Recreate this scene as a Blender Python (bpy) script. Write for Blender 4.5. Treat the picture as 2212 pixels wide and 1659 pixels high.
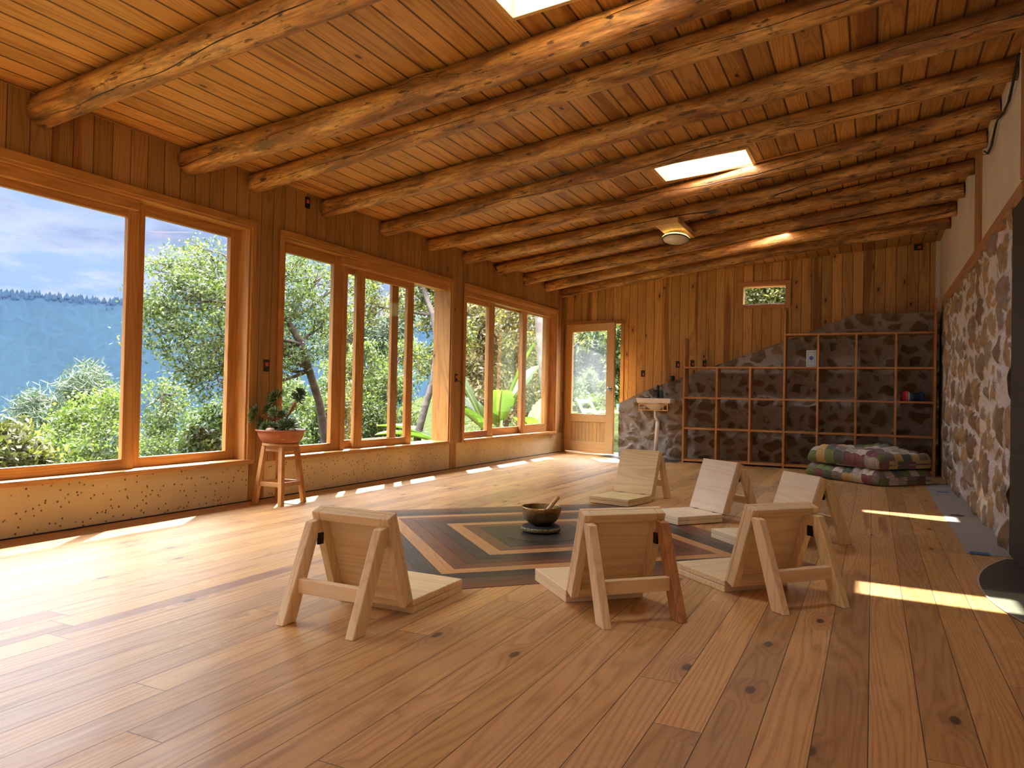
import bpy, bmesh, math, random
import numpy as np
from mathutils import Vector, Matrix, Euler

sc = bpy.context.scene
for _o in list(bpy.data.objects):
    bpy.data.objects.remove(_o)
COL = sc.collection

# ------------------------------------------------------------------ camera
W_PX, H_PX = 2212.0, 1659.0
F_PX = 1593.15
CAM = Vector((0.0, 0.0, 0.88))
R = Matrix(((0.89817175, -0.01227538, 0.43947335),
            (0.43916358, -0.02170449, -0.8981449),
            (0.02056362, 0.99968907, -0.01410346)))
cam_d = bpy.data.cameras.new('camera')
cam = bpy.data.objects.new('camera', cam_d)
COL.objects.link(cam)
cam_d.sensor_fit = 'HORIZONTAL'
cam_d.sensor_width = 36.0
cam_d.lens = F_PX / W_PX * 36.0
cam_d.clip_end = 5000
cam_d.clip_start = 0.02
M4 = R.to_4x4()
M4.translation = CAM
cam.matrix_world = M4
sc.camera = cam

# ------------------------------------------------------------------ view / light settings
sc.view_settings.view_transform = 'Standard'
sc.view_settings.look = 'None'
sc.view_settings.gamma = 1.0
sc.view_settings.use_curve_mapping = False
sc.view_settings.exposure = 0.0
EXPO = 0.32
sc.view_settings.exposure = EXPO
sc.render.engine = 'CYCLES'
cy = sc.cycles
cy.max_bounces = 12
cy.diffuse_bounces = 8
cy.glossy_bounces = 5
cy.transmission_bounces = 6
cy.transparent_max_bounces = 16
cy.volume_bounces = 0
cy.sample_clamp_indirect = 6.0
cy.caustics_reflective = False
cy.caustics_refractive = False
cy.use_denoising = True
cy.blur_glossy = 0.5

# ------------------------------------------------------------------ node helpers
class NT:
    def __init__(self, tree):
        self.t = tree
        self.n = tree.nodes
        self.l = tree.links
    def __call__(self, typ, ins=None, **kw):
        nd = self.n.new(typ)
        for k, v in kw.items():
            setattr(nd, k, v)
        if ins:
            items = ins.items() if isinstance(ins, dict) else enumerate(ins)
            for k, v in items:
                if v is None:
                    continue
                if isinstance(v, bpy.types.NodeSocket):
                    self.l.new(v, nd.inputs[k])
                else:
                    nd.inputs[k].default_value = v
        return nd
    def m(self, op, *a, clamp=False):
        nd = self('ShaderNodeMath', list(a), operation=op)
        nd.use_clamp = clamp
        return nd.outputs[0]
    def vec(self, x, y, z):
        return self('ShaderNodeCombineXYZ', [x, y, z]).outputs[0]
    def noise(self, v, scale=1.0, detail=2.0, rough=0.5, dist=0.0):
        nd = self('ShaderNodeTexNoise', {'Vector': v, 'Scale': scale, 'Detail': detail, 'Roughness': rough, 'Distortion': dist})
        return nd.outputs['Fac']
    def sep(self, v):
        s = self('ShaderNodeSeparateXYZ', [v])
        return s.outputs[0], s.outputs[1], s.outputs[2]
    def mr(self, v, a, b, c=0.0, d=1.0, smooth=False):
        nd = self('ShaderNodeMapRange', {0: v, 1: a, 2: b, 3: c, 4: d})
        if smooth:
            nd.interpolation_type = 'SMOOTHSTEP'
        return nd.outputs[0]
    def mix(self, f, a, b, mode='MIX'):
        nd = self.n.new('ShaderNodeMix')
        nd.data_type = 'RGBA'
        nd.blend_type = mode
        nd.clamp_factor = True
        for idx, v in ((0, f), (6, a), (7, b)):
            if isinstance(v, bpy.types.NodeSocket):
                self.l.new(v, nd.inputs[idx])
            else:
                if idx and len(v) == 3:
                    v = (*v, 1.0)
                nd.inputs[idx].default_value = v
        return nd.outputs[2]
    def ramp(self, f, stops):
        nd = self('ShaderNodeValToRGB', [f])
        cr = nd.color_ramp
        while len(cr.elements) < len(stops):
            cr.elements.new(0.5)
        for e, (p, c) in zip(cr.elements, stops):
            e.position = p
            e.color = (*c, 1.0)
        return nd.outputs[0]

# ------------------------------------------------------------------ world
SUN_TRAVEL = Vector((0.53, -0.765, -1.0)).normalized()
world = bpy.data.worlds.new('world')
sc.world = world
world.use_nodes = True
wt = NT(world.node_tree)
wt.n.clear()
tc = wt('ShaderNodeTexCoord').outputs['Generated']
wx, wy, wz = wt.sep(tc)
wzc = wt.m('MAXIMUM', wz, 0.0)
cv = wt.vec(wt.m('MULTIPLY', wx, 2.2), wt.m('MULTIPLY', wy, 2.2), wt.m('MULTIPLY', wz, 7.0))
cn = wt.noise(cv, 3.1, 9.0, 0.58, 0.15)
cn2 = wt.noise(cv, 2.2, 6.0, 0.6, 0.2)
cloud = wt.mr(cn, 0.36, 0.50, 0, 1, True)
cshade = wt.mr(wt.m('ADD', wt.m('MULTIPLY', wzc, 1.6), wt.m('ADD', cn, wt.m('MULTIPLY', cn2, 0.6))), 0.95, 1.20)
cloudcol = wt.mix(cshade, (0.88, 0.93, 1.0), wt.mix(wt.mr(wzc, 0.2, 0.4), (0.40, 0.49, 0.62), (0.90, 0.90, 0.92)))
blue = wt.mix(wt.mr(wzc, 0.0, 0.5), (0.48, 0.70, 0.98), (0.62, 0.74, 0.95))
skyc = wt.mix(cloud, blue, cloudcol)
UPPER = 26.0
stren = wt.mr(wzc, 0.27, 0.72, 0.60, UPPER, True)
SKY_BACK = 0.0
backw = wt.mr(wy, 0.0, -0.8, 0.0, SKY_BACK, True)
stren = wt.m('ADD', stren, wt.m('MULTIPLY', backw, wt.mr(wzc, -0.02, 0.1)))
bg = wt('ShaderNodeBackground', [skyc, stren])
wo = wt('ShaderNodeOutputWorld', [bg.outputs[0]])
world.cycles.sampling_method = 'MANUAL'
world.cycles.sample_map_resolution = 512

sun_d = bpy.data.lights.new('sun', 'SUN')
sun_d.energy = 22.0
sun_d.color = (1.0, 0.90, 0.74)
sun_d.angle = math.radians(0.6)
sun = bpy.data.objects.new('sun', sun_d)
COL.objects.link(sun)
sun.rotation_euler = (-SUN_TRAVEL).to_track_quat('Z', 'Y').to_euler()

def portal(name, loc, rot, sx, sy):
    d = bpy.data.lights.new(name, 'AREA')
    d.shape = 'RECTANGLE'
    d.size, d.size_y = sx, sy
    d.cycles.is_portal = True
    o = bpy.data.objects.new(name, d)
    COL.objects.link(o)
    o.location = loc
    o.rotation_euler = rot
    return o

# ------------------------------------------------------------------ geometry helpers
def link(o, parent=None):
    COL.objects.link(o)
    if parent is not None:
        o.parent = parent
    return o

class MB:
    """collects boxes, tubes, lathes into one mesh"""
    def __init__(self):
        self.v = []
        self.f = []
        self.mi = []
        self.uv = []
        self.cur = 0
        self.sm = []
        self.smooth = False
    def face(self, idx, uv=None):
        self.f.append(tuple(idx))
        self.mi.append(self.cur)
        self.uv.append(uv)
        self.sm.append(self.smooth)
    def addv(self, pts):
        n = len(self.v)
        self.v.extend([tuple(p) for p in pts])
        return n
    def hexa(self, p):
        """p: 8 points, bottom 4 ccw, top 4 ccw"""
        n = self.addv(p)
        for q in ((3, 2, 1, 0), (4, 5, 6, 7), (0, 1, 5, 4), (1, 2, 6, 5), (2, 3, 7, 6), (3, 0, 4, 7)):
            self.face([n + i for i in q])
    def box(self, a, b):
        (x0, y0, z0), (x1, y1, z1) = a, b
        x0, x1 = min(x0, x1), max(x0, x1)
        y0, y1 = min(y0, y1), max(y0, y1)
        z0, z1 = min(z0, z1), max(z0, z1)
        self.hexa([(x0, y0, z0), (x1, y0, z0), (x1, y1, z0), (x0, y1, z0), (x0, y0, z1), (x1, y0, z1), (x1, y1, z1), (x0, y1, z1)])
    def bar(self, a, b, w, h, up=(0, 0, 1)):
        """square bar from a to b, width w (side), height h (up)"""
        a, b = Vector(a), Vector(b)
        d = (b - a).normalized()
        s = d.cross(Vector(up)).normalized()
        u = s.cross(d).normalized()
        P = []
        for c in (a, b):
            P += [c - s * w / 2 - u * h / 2, c + s * w / 2 - u * h / 2, c + s * w / 2 + u * h / 2, c - s * w / 2 + u * h / 2]
        n = self.addv(P)
        for q in ((0, 1, 2, 3), (7, 6, 5, 4), (4, 5, 1, 0), (5, 6, 2, 1), (6, 7, 3, 2), (7, 4, 0, 3)):
            self.face([n + i for i in q])
    def tube(self, pts, rad, seg=10, caps=True):
        pts = [Vector(p) for p in pts]
        if not isinstance(rad, (list, tuple)):
            rad = [rad] * len(pts)
        rings = []
        prev = None
        for i, p in enumerate(pts):
            d = (pts[min(i + 1, len(pts) - 1)] - pts[max(i - 1, 0)]).normalized()
            if prev is None:
                ref = Vector((0, 0, 1)) if abs(d.z) < 0.9 else Vector((1, 0, 0))
                s = d.cross(ref).normalized()
            else:
                s = (prev - d * prev.dot(d)).normalized()
            prev = s
            u = s.cross(d)
            rings.append(self.addv([p + (s * math.cos(2 * math.pi * k / seg) + u * math.sin(2 * math.pi * k / seg)) * rad[i] for k in range(seg)]))
        for i in range(len(rings) - 1):
            a, b = rings[i], rings[i + 1]
            for k in range(seg):
                k2 = (k + 1) % seg
                self.face((a + k2, a + k, b + k, b + k2))
        if caps:
            sm, self.smooth = self.smooth, False
            self.face([rings[0] + k for k in range(seg)])
            self.face([rings[-1] + k for k in reversed(range(seg))])
            self.smooth = sm
    def lathe(self, prof, seg=40, c=(0, 0, 0), sx=1.0, sy=1.0, wob=None):
        rings = []
        for (r, z) in prof:
            rings.append(self.addv([(c[0] + r * sx * math.cos(2 * math.pi * k / seg) * (1 + (wob(k / seg, z) if wob else 0)),
                                     c[1] + r * sy * math.sin(2 * math.pi * k / seg) * (1 + (wob(k / seg, z) if wob else 0)), c[2] + z) for k in range(seg)]))
        for i in range(len(rings) - 1):
            a, b = rings[i], rings[i + 1]
            for k in range(seg):
                k2 = (k + 1) % seg
                self.face((a + k, a + k2, b + k2, b + k))
        if prof[0][0] > 1e-6:
            self.face([rings[0] + k for k in reversed(range(seg))])
        if prof[-1][0] > 1e-6:
            self.face([rings[-1] + k for k in range(seg)])
    def build(self, name, mats, parent=None, bevel=0.0, smooth_all=False, seg=2, loc=None, sub=0):
        me = bpy.data.meshes.new(name)
        me.from_pydata(self.v, [], self.f)
        if not isinstance(mats, (list, tuple)):
            mats = [mats]
        for m_ in mats:
            me.materials.append(m_)
        for p, i, s in zip(me.polygons, self.mi, self.sm):
            p.material_index = i
            p.use_smooth = s or smooth_all
        if any(u is not None for u in self.uv):
            uvl = me.uv_layers.new(name='UVMap')
            for p, u in zip(me.polygons, self.uv):
                if u is not None:
                    for li, c in zip(p.loop_indices, u):
                        uvl.data[li].uv = c
        me.update()
        o = bpy.data.objects.new(name, me)
        link(o, parent)
        if loc is not None:
            o.location = loc
        if sub:
            sd = o.modifiers.new('sub', 'SUBSURF')
            sd.levels = sd.render_levels = sub
        if bevel > 0:
            b = o.modifiers.new('bevel', 'BEVEL')
            b.width = bevel
            b.segments = seg
            b.limit_method = 'ANGLE'
            b.angle_limit = math.radians(35)
            b.harden_normals = False
        return o

def tag(o, label=None, cat=None, group=None, kind=None):
    if label: o['label'] = label
    if cat: o['category'] = cat
    if group: o['group'] = group
    if kind: o['kind'] = kind
    return o

def empty(name, loc=(0, 0, 0), rz=0.0, parent=None):
    o = bpy.data.objects.new(name, None)
    o.empty_display_size = 0.1
    link(o, parent)
    o.location = loc
    o.rotation_euler = (0, 0, rz)
    return o

def copy_tree(o, parent=None):
    c = o.copy()
    COL.objects.link(c)
    c.parent = parent
    for ch in list(o.children):
        copy_tree(ch, c)
    return c

def struct(o):
    o['kind'] = 'structure'
    return o

# ------------------------------------------------------------------ materials
def new_mat(name):
    m = bpy.data.materials.new(name)
    m.use_nodes = True
    t = NT(m.node_tree)
    t.n.clear()
    return m, t

def finish(t, **ins):
    b = t('ShaderNodeBsdfPrincipled')
    for k, v in ins.items():
        k = k.replace('_', ' ')
        if isinstance(v, bpy.types.NodeSocket):
            t.l.new(v, b.inputs[k])
        else:
            if isinstance(v, tuple) and len(v) == 3:
                v = (*v, 1.0)
            b.inputs[k].default_value = v
    t('ShaderNodeOutputMaterial', [b.outputs[0]])
    return b

def plain(name, col, rough=0.5, metal=0.0, noise=0.0, nscale=20.0, bump=0.0, spec=0.5):
    m, t = new_mat(name)
    co = t('ShaderNodeTexCoord').outputs['Object']
    n = t.noise(co, nscale, 4.0, 0.6)
    c = col
    if noise > 0:
        c = t.mix(t.mr(n, 0.3, 0.7), tuple(x * (1 - noise) for x in col), tuple(min(1, x * (1 + noise)) for x in col))
    kw = dict(Base_Color=c, Roughness=rough, Metallic=metal)
    kw['Specular_IOR_Level'] = spec
    if bump > 0:
        kw['Normal'] = t('ShaderNodeBump', {'Height': n, 'Strength': 1.0, 'Distance': bump}).outputs[0]
    finish(t, **kw)
    return m

def wood(name, light, dark, along='y', across='x', board=None, jlen=None, gap=0.0012, rough=0.4, rings=11.0,
         knots=0.35, vary=0.2, red=0.25, redcol=(0.30, 0.10, 0.035), coat=0.0, uv=False, gapcol=(0.06, 0.025, 0.01),
         fib=0.35, scuff=0.0, spec=0.5, bumpd=0.0006, kscale=1.0):
    m, t = new_mat(name)
    tcn = t('ShaderNodeTexCoord')
    src = tcn.outputs['UV'] if uv else tcn.outputs['Object']
    orand = t('ShaderNodeObjectInfo').outputs['Random']
    X = dict(zip('xyz', t.sep(src)))
    third = [a for a in 'xyz' if a not in (along, across)][0]
    u, v, w = X[along], X[across], X[third]
    if board:
        vb = t.m('DIVIDE', v, board)
        idx = t.m('FLOOR', vb)
        fr = t.m('FRACT', vb)
        r1 = t('ShaderNodeTexWhiteNoise', {'W': idx}, noise_dimensions='1D').outputs['Value']
        if jlen:
            ju = t.m('ADD', t.m('DIVIDE', u, jlen), t.m('MULTIPLY', r1, 7.3))
            seg = t.m('FLOOR', ju)
            jfr = t.m('FRACT', ju)
        else:
            seg = 0.0
        wn = t('ShaderNodeTexWhiteNoise', {'Vector': t.vec(idx, seg, 3.7)}, noise_dimensions='3D').outputs['Color']
        ra, rb, rc = t.sep(wn)
        u = t.m('ADD', u, t.m('MULTIPLY', ra, 60.0))
        v = t.m('ADD', t.m('MULTIPLY', fr, board), t.m('MULTIPLY', rb, 30.0))
    else:
        ra = rb = rc = orand
        u = t.m('ADD', u, t.m('MULTIPLY', orand, 60.0))
        v = t.m('ADD', v, t.m('MULTIPLY', orand, 17.0))
    # knots
    kv = t('ShaderNodeTexVoronoi', {'Vector': t.vec(t.m('MULTIPLY', u, 2.6 * kscale), t.m('MULTIPLY', v, 6.0 * kscale), t.m('MULTIPLY', w, 6.0 * kscale)), 'Scale': 1.0, 'Randomness': 1.0}, voronoi_dimensions='3D' if not board else '2D')
    kd = kv.outputs['Distance']
    kr = t.sep(kv.outputs['Color'])[0]
    sel = t.m('LESS_THAN', kr, knots)
    kin = t.m('MULTIPLY', t.mr(kd, 0.05, 0.085, 1, 0, True), sel)
    kout = t.m('MULTIPLY', t.mr(kd, 0.06, 0.34, 1, 0, True), sel)
    # rings
    n = t.noise(t.vec(t.m('MULTIPLY', u, 0.55), t.m('MULTIPLY', v, 7.0), t.m('MULTIPLY', w, 7.0)), 1.0, 1.5, 0.45, 0.12)
    ph = t.m('ADD', t.m('MULTIPLY', n, rings), t.m('MULTIPLY', kout, 1.6))
    ph = t.m('ADD', ph, t.m('MULTIPLY', v, t.mr(rc, 0, 1, 0, 55)))
    rg = t.m('PINGPONG', ph, 0.5)
    rg = t.m('POWER', t.m('MULTIPLY', rg, 2.0), 2.2)
    fb = t.noise(t.vec(t.m('MULTIPLY', u, 5.0), t.m('MULTIPLY', v, 210.0), t.m('MULTIPLY', w, 210.0)), 1.0, 2.0, 0.6)
    fac = t.m('ADD', t.m('MULTIPLY', rg, 0.62), t.m('MULTIPLY', t.mr(fb, 0.3, 0.75), fib), clamp=True)
    col = t.mix(fac, light, dark)
    # heartwood / tone variations
    big = t.noise(t.vec(t.m('MULTIPLY', u, 0.4), t.m('MULTIPLY', v, 9.0), t.m('MULTIPLY', w, 9.0)), 1.0, 1.0)
    hsel = t.m('MULTIPLY', t.mr(big, 0.55, 0.62, 0, 1, True), t.mr(rb, 1.0 - red, 1.0 - red + 0.08, 0, 0.75))
    col = t.mix(hsel, col, t.mix(t.m('MULTIPLY', fac, 0.6), redcol, tuple(c * 0.5 for c in redcol)))
    col = t.mix(t.m('MULTIPLY', kout, 0.35), col, redcol)
    col = t.mix(t.m('MULTIPLY', kin, 0.9), col, (0.05, 0.018, 0.008))
    br = t.mr(rc if board else orand, 0, 1, 1 - vary, 1 + vary * 0.8)
    cl = t.noise(src, 1.7, 3.0, 0.6)
    br = t.m('MULTIPLY', br, t.mr(cl, 0.2, 0.8, 0.88, 1.1))
    col = t.mix(1.0, col, t.vec(br, br, t.m('MULTIPLY', br, t.mr(ra, 0, 1, 0.85, 1.05))), 'MULTIPLY')
    hgt = t.m('MULTIPLY', fac, -0.25)
    if board:
        d = t.m('MULTIPLY', t.m('MINIMUM', fr, t.m('SUBTRACT', 1.0, fr)), board)
        if jlen:
            d2 = t.m('MULTIPLY', t.m('MINIMUM', jfr, t.m('SUBTRACT', 1.0, jfr)), jlen)
            d = t.m('MINIMUM', d, d2)
        g = t.mr(d, gap * 0.4, gap * 1.4, 0, 1, True)
        col = t.mix(g, gapcol, col)
        hgt = t.m('ADD', hgt, t.m('MULTIPLY', g, 2.5))
    rr = t.mr(fb, 0.2, 0.8, rough - 0.05, rough + 0.08)
    kw = {}
    if scuff > 0:
        sn = t.noise(t.vec(t.m('MULTIPLY', X[along], 2.2), t.m('MULTIPLY', X[across], 5.0), 0.0), 1.0, 6.0, 0.7, 0.6)
        sn2 = t.noise(src, 9.0, 4.0, 0.7, 0.4)
        s_ = t.mr(t.m('ADD', t.m('MULTIPLY', sn, 0.7), t.m('MULTIPLY', sn2, 0.3)), 0.30, 0.72)
        rr = t.m('ADD', rr, t.m('MULTIPLY', s_, scuff))
        col = t.mix(t.m('MULTIPLY', s_, 0.035), col, (0.75, 0.66, 0.55))
    bump = t('ShaderNodeBump', {'Height': hgt, 'Strength': 1.0, 'Distance': bumpd}).outputs[0]
    kw.update(Base_Color=col, Roughness=rr, Normal=bump)
    kw['Specular_IOR_Level'] = spec
    if coat > 0:
        kw['Coat_Weight'] = coat
        kw['Coat_Roughness'] = t.m('ADD', 0.12, t.m('MULTIPLY', s_, 0.22)) if scuff > 0 else 0.16
    finish(t, **kw)
    return m

WL, WD = (0.64, 0.355, 0.115), (0.34, 0.145, 0.038)
M = {}
M['floor'] = wood('floor_pine', (0.60, 0.345, 0.130), (0.35, 0.168, 0.055), 'y', 'x', 0.1307, 2.3, 0.0014, 0.34, 12, 0.22, 0.24, 0.20, (0.24, 0.078, 0.028), scuff=0.14, coat=0.22, bumpd=0.0004, spec=0.55, fib=.45, kscale=0.8)
M['ceiling'] = wood('ceiling_pine', WL, WD, 'y', 'x', 0.136, None, 0.0060, 0.5, 13, 0.12, 0.24, 0.28, bumpd=0.0016, fib=.45, gapcol=(0.10, 0.038, 0.012))
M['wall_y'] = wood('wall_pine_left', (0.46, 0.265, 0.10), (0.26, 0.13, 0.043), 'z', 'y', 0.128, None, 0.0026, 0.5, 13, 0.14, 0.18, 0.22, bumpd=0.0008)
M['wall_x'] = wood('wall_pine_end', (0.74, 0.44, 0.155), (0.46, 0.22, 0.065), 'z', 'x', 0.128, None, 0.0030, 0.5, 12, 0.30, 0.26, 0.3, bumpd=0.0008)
M['frame_y'] = wood('frame_pine_y', (0.62, 0.33, 0.115), (0.38, 0.17, 0.048), 'y', 'z', rough=0.42, knots=0.06, vary=0.12, red=0.2)
M['frame_z'] = wood('frame_pine_z', (0.62, 0.33, 0.115), (0.38, 0.17, 0.048), 'z', 'y', rough=0.42, knots=0.06, vary=0.12, red=0.2)
M['frame_x'] = wood('frame_pine_x', (0.66, 0.34, 0.125), (0.42, 0.18, 0.055), 'x', 'z', rough=0.45, knots=0.05, vary=0.12, red=0.2)
M['door_z'] = wood('door_pine_z', (0.72, 0.45, 0.185), (0.52, 0.28, 0.10), 'z', 'x', rough=0.42, knots=0.04, vary=0.06, red=0.1)
M['door_x'] = wood('door_pine_x', (0.72, 0.45, 0.185), (0.52, 0.28, 0.10), 'x', 'z', rough=0.42, knots=0.02, vary=0.06, red=0.1)
M['door_plank'] = wood('door_plank', (0.66, 0.42, 0.16), (0.48, 0.26, 0.09), 'z', 'x', 0.066, None, 0.002, 0.42, 9, 0.02, 0.08, 0.1)
PL, PD = (0.79, 0.63, 0.375), (0.62, 0.43, 0.205)
M['lit_pale_x'] = wood('lit_pale_pine_x', (0.88, 0.78, 0.60), (0.78, 0.62, 0.42), 'x', 'y', rough=0.5, knots=0.03, vary=0.04, red=0.0, rings=9, fib=0.2)  # paler pine; window light on two chair fronts put into the colour
M['pale_x'] = wood('pale_pine_x', PL, PD, 'x', 'y', rough=0.5, knots=0.05, vary=0.07, red=0.06, rings=10, fib=0.22, redcol=(0.40, 0.20, 0.09))
M['pale_y'] = wood('pale_pine_y', PL, PD, 'y', 'x', rough=0.5, knots=0.05, vary=0.07, red=0.06, rings=10, fib=0.22, redcol=(0.40, 0.20, 0.09))
M['pale_z'] = wood('pale_pine_z', PL, PD, 'z', 'x', rough=0.5, knots=0.02, vary=0.09, red=0.1, rings=12, fib=0.25, redcol=(0.42, 0.22, 0.10))
M['red_z'] = wood('red_pine_z', (0.50, 0.24, 0.10), (0.28, 0.11, 0.04), 'z', 'x', rough=0.45, knots=0.02, vary=0.05, rings=16)
M['shelf_x'] = wood('shelf_pine_x', (0.52, 0.25, 0.085), (0.34, 0.145, 0.045), 'x', 'y', rough=0.45, knots=0.02, vary=0.08)
M['shelf_z'] = wood('shelf_pine_z', (0.52, 0.25, 0.085), (0.34, 0.145, 0.045), 'z', 'y', rough=0.45, knots=0.02, vary=0.08)
M['stool'] = wood('stool_wood', (0.56, 0.28, 0.10), (0.36, 0.16, 0.05), 'z', 'x', rough=0.35, knots=0.0, vary=0.05)
M['stool_x'] = wood('stool_wood_flat', (0.54, 0.30, 0.12), (0.36, 0.17, 0.06), 'x', 'y', rough=0.35, knots=0.0, vary=0.05)
M['skyl_y'] = wood('skylight_pine', (0.78, 0.55, 0.30), (0.62, 0.38, 0.17), 'y', 'z', rough=0.5, knots=0.0, vary=0.05, red=0.0)
M['skyl_x'] = wood('skylight_pine_x', (0.78, 0.55, 0.30), (0.62, 0.38, 0.17), 'x', 'z', rough=0.5, knots=0.0, vary=0.05, red=0.0)

# inlay woods (UV mapped: u along strip)
INLAY = {
 'core': ((0.036, 0.028, 0.021), (0.018, 0.013, 0.010)),
 'disc': ((0.040, 0.032, 0.026), (0.020, 0.016, 0.013)),
 'brown': ((0.17, 0.074, 0.033), (0.08, 0.030, 0.015)),
 'light': ((0.50, 0.26, 0.095), (0.33, 0.15, 0.05)),
 'dark': ((0.034, 0.032, 0.031), (0.016, 0.014, 0.013)),
 'purple': ((0.090, 0.036, 0.026), (0.040, 0.016, 0.012)),
 'red': ((0.17, 0.060, 0.027), (0.075, 0.025, 0.012)),
 'grey': ((0.105, 0.058, 0.038), (0.048, 0.026, 0.018)),
}
for k, (a, b) in INLAY.items():
    M['in_' + k] = wood('inlay_' + k, a, b, 'x', 'y', uv=True, rough=0.31, knots=0.02, vary=0.05, red=0.0, rings=12, scuff=0.10, spec=0.32, bumpd=0.0003)

def log_mat():
    m, t = new_mat('log_wood')
    co = t('ShaderNodeTexCoord').outputs['Object']
    rnd = t('ShaderNodeObjectInfo').outputs['Random']
    x, y, z = t.sep(co)
    x = t.m('ADD', x, t.m('MULTIPLY', rnd, 31.0))
    v = t.vec(t.m('MULTIPLY', x, 1.6), t.m('MULTIPLY', y, 9), t.m('MULTIPLY', z, 9))
    n1 = t.noise(v, 1.0, 5.0, 0.62, 0.5)
    col = t.ramp(n1, [(0.32, (0.17, 0.066, 0.022)), (0.45, (0.36, 0.165, 0.052)), (0.55, (0.58, 0.31, 0.10)), (0.70, (0.74, 0.47, 0.19))])
    fb = t.noise(t.vec(t.m('MULTIPLY', x, 4.0), t.m('MULTIPLY', y, 90), t.m('MULTIPLY', z, 90)), 1.0, 3.0, 0.6)
    col = t.mix(t.mr(fb, 0.48, 0.68, 0, 0.65), col, (0.20, 0.085, 0.03))
    n4 = t.noise(t.vec(t.m('MULTIPLY', x, 7.0), t.m('MULTIPLY', y, 26), t.m('MULTIPLY', z, 26)), 1.0, 5.0, 0.7, 0.6)
    mt = t.mr(n4, 0.3, 0.7, 0.62, 1.28)
    col = t.mix(1.0, col, t.vec(mt, mt, mt), 'MULTIPLY')
    # grey green stains
    n2 = t.noise(t.vec(t.m('MULTIPLY', x, 2.6), t.m('MULTIPLY', y, 7), t.m('MULTIPLY', z, 7)), 1.3, 5.0, 0.7, 0.8)
    col = t.mix(t.mr(n2, 0.54, 0.66, 0, 0.65, True), col, (0.10, 0.075, 0.045))
    # dark flecks
    n3 = t.noise(t.vec(t.m('MULTIPLY', x, 9), t.m('MULTIPLY', y, 38), t.m('MULTIPLY', z, 38)), 1.0, 3.0, 0.6)
    flk = t.mr(n3, 0.61, 0.68, 0, 0.8)
    col = t.mix(flk, col, (0.045, 0.02, 0.01))
    # knots
    kv = t('ShaderNodeTexVoronoi', {'Vector': t.vec(t.m('MULTIPLY', x, 1.9), t.m('MULTIPLY', y, 6.5), t.m('MULTIPLY', z, 6.5)), 'Scale': 1.0})
    sel = t.m('LESS_THAN', t.sep(kv.outputs['Color'])[0], 0.36)
    kd = t.m('ADD', kv.outputs['Distance'], t.m('MULTIPLY', t.m('SUBTRACT', n3, 0.5), 0.18))
    kin = t.m('MULTIPLY', t.mr(kd, 0.05, 0.15, 1, 0, True), sel)
    kring = t.m('MULTIPLY', t.m('MULTIPLY', t.mr(kd, 0.13, 0.24, 0, 1, True), t.mr(kd, 0.24, 0.34, 1, 0, True)), sel)
    col = t.mix(t.m('MULTIPLY', kin, 0.85), col, (0.07, 0.03, 0.015))
    col = t.mix(t.m('MULTIPLY', kring, 0.45), col, (0.17, 0.07, 0.03))
    # drying cracks
    ang = t.m('ARCTAN2', y, z)
    cr = t.m('ADD', ang, t.m('MULTIPLY', t.noise(t.vec(t.m('MULTIPLY', x, 0.55), 0.0, rnd), 1.0, 3.0, 0.55), 2.4))
    cr = t.m('ABSOLUTE', t.m('SUBTRACT', t.m('FRACT', t.m('DIVIDE', cr, 2.1)), 0.5))
    cw = t.noise(t.vec(x, 3.3, rnd), 1.1, 2.0)
    crk = t.m('MULTIPLY', t.mr(cr, 0.005, 0.018, 1, 0, True), t.mr(cw, 0.42, 0.52))
    col = t.mix(crk, col, (0.03, 0.012, 0.006))
    hg = t.m('SUBTRACT', t.m('ADD', t.m('MULTIPLY', n1, 0.8), t.m('MULTIPLY', fb, 0.25)), t.m('ADD', t.m('MULTIPLY', crk, 1.2), t.m('MULTIPLY', flk, 0.5)))
    bump = t('ShaderNodeBump', {'Height': hg, 'Strength': 1.0, 'Distance': 0.011}).outputs[0]
    finish(t, Base_Color=col, Roughness=0.5, Normal=bump)
    return m
M['log'] = log_mat()

def stone_mat(name, stones, mortar, rough=0.85):
    """uses the vertex attributes 'edge' (0 mortar .. 1 stone) and 'sid' (stone number) of the relief mesh"""
    m, t = new_mat(name)
    co = t('ShaderNodeTexCoord').outputs['Object']
    edge = t('ShaderNodeAttribute', attribute_name='edge').outputs['Fac']
    sid = t('ShaderNodeAttribute', attribute_name='sid').outputs['Fac']
    n = t.noise(co, 14.0, 6.0, 0.68, 0.4)
    nf = t.noise(co, 60.0, 4.0, 0.7)
    e = t.mr(t.m('ADD', edge, t.m('MULTIPLY', t.m('SUBTRACT', n, 0.5), 0.9)), 0.36, 0.56, 0, 1, True)
    sc_ = t.ramp(sid, stones)
    sc_ = t.mix(t.mr(n, 0.35, 0.7, 0, 0.75), sc_, t.mix(1.0, sc_, (0.38, 0.36, 0.35), 'MULTIPLY'))
    sc_ = t.mix(t.mr(nf, 0.45, 0.7, 0, 0.4), sc_, (0.42, 0.30, 0.18))
    mc = t.mix(t.mr(nf, 0.3, 0.7), tuple(c * 0.72 for c in mortar), mortar)
    col = t.mix(e, mc, sc_)
    bump = t('ShaderNodeBump', {'Height': t.m('ADD', t.m('MULTIPLY', n, 1.0), t.m('MULTIPLY', nf, 0.4)), 'Strength': 1.0, 'Distance': 0.02}).outputs[0]
    finish(t, Base_Color=col, Roughness=rough, Normal=bump)
    return m
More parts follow.
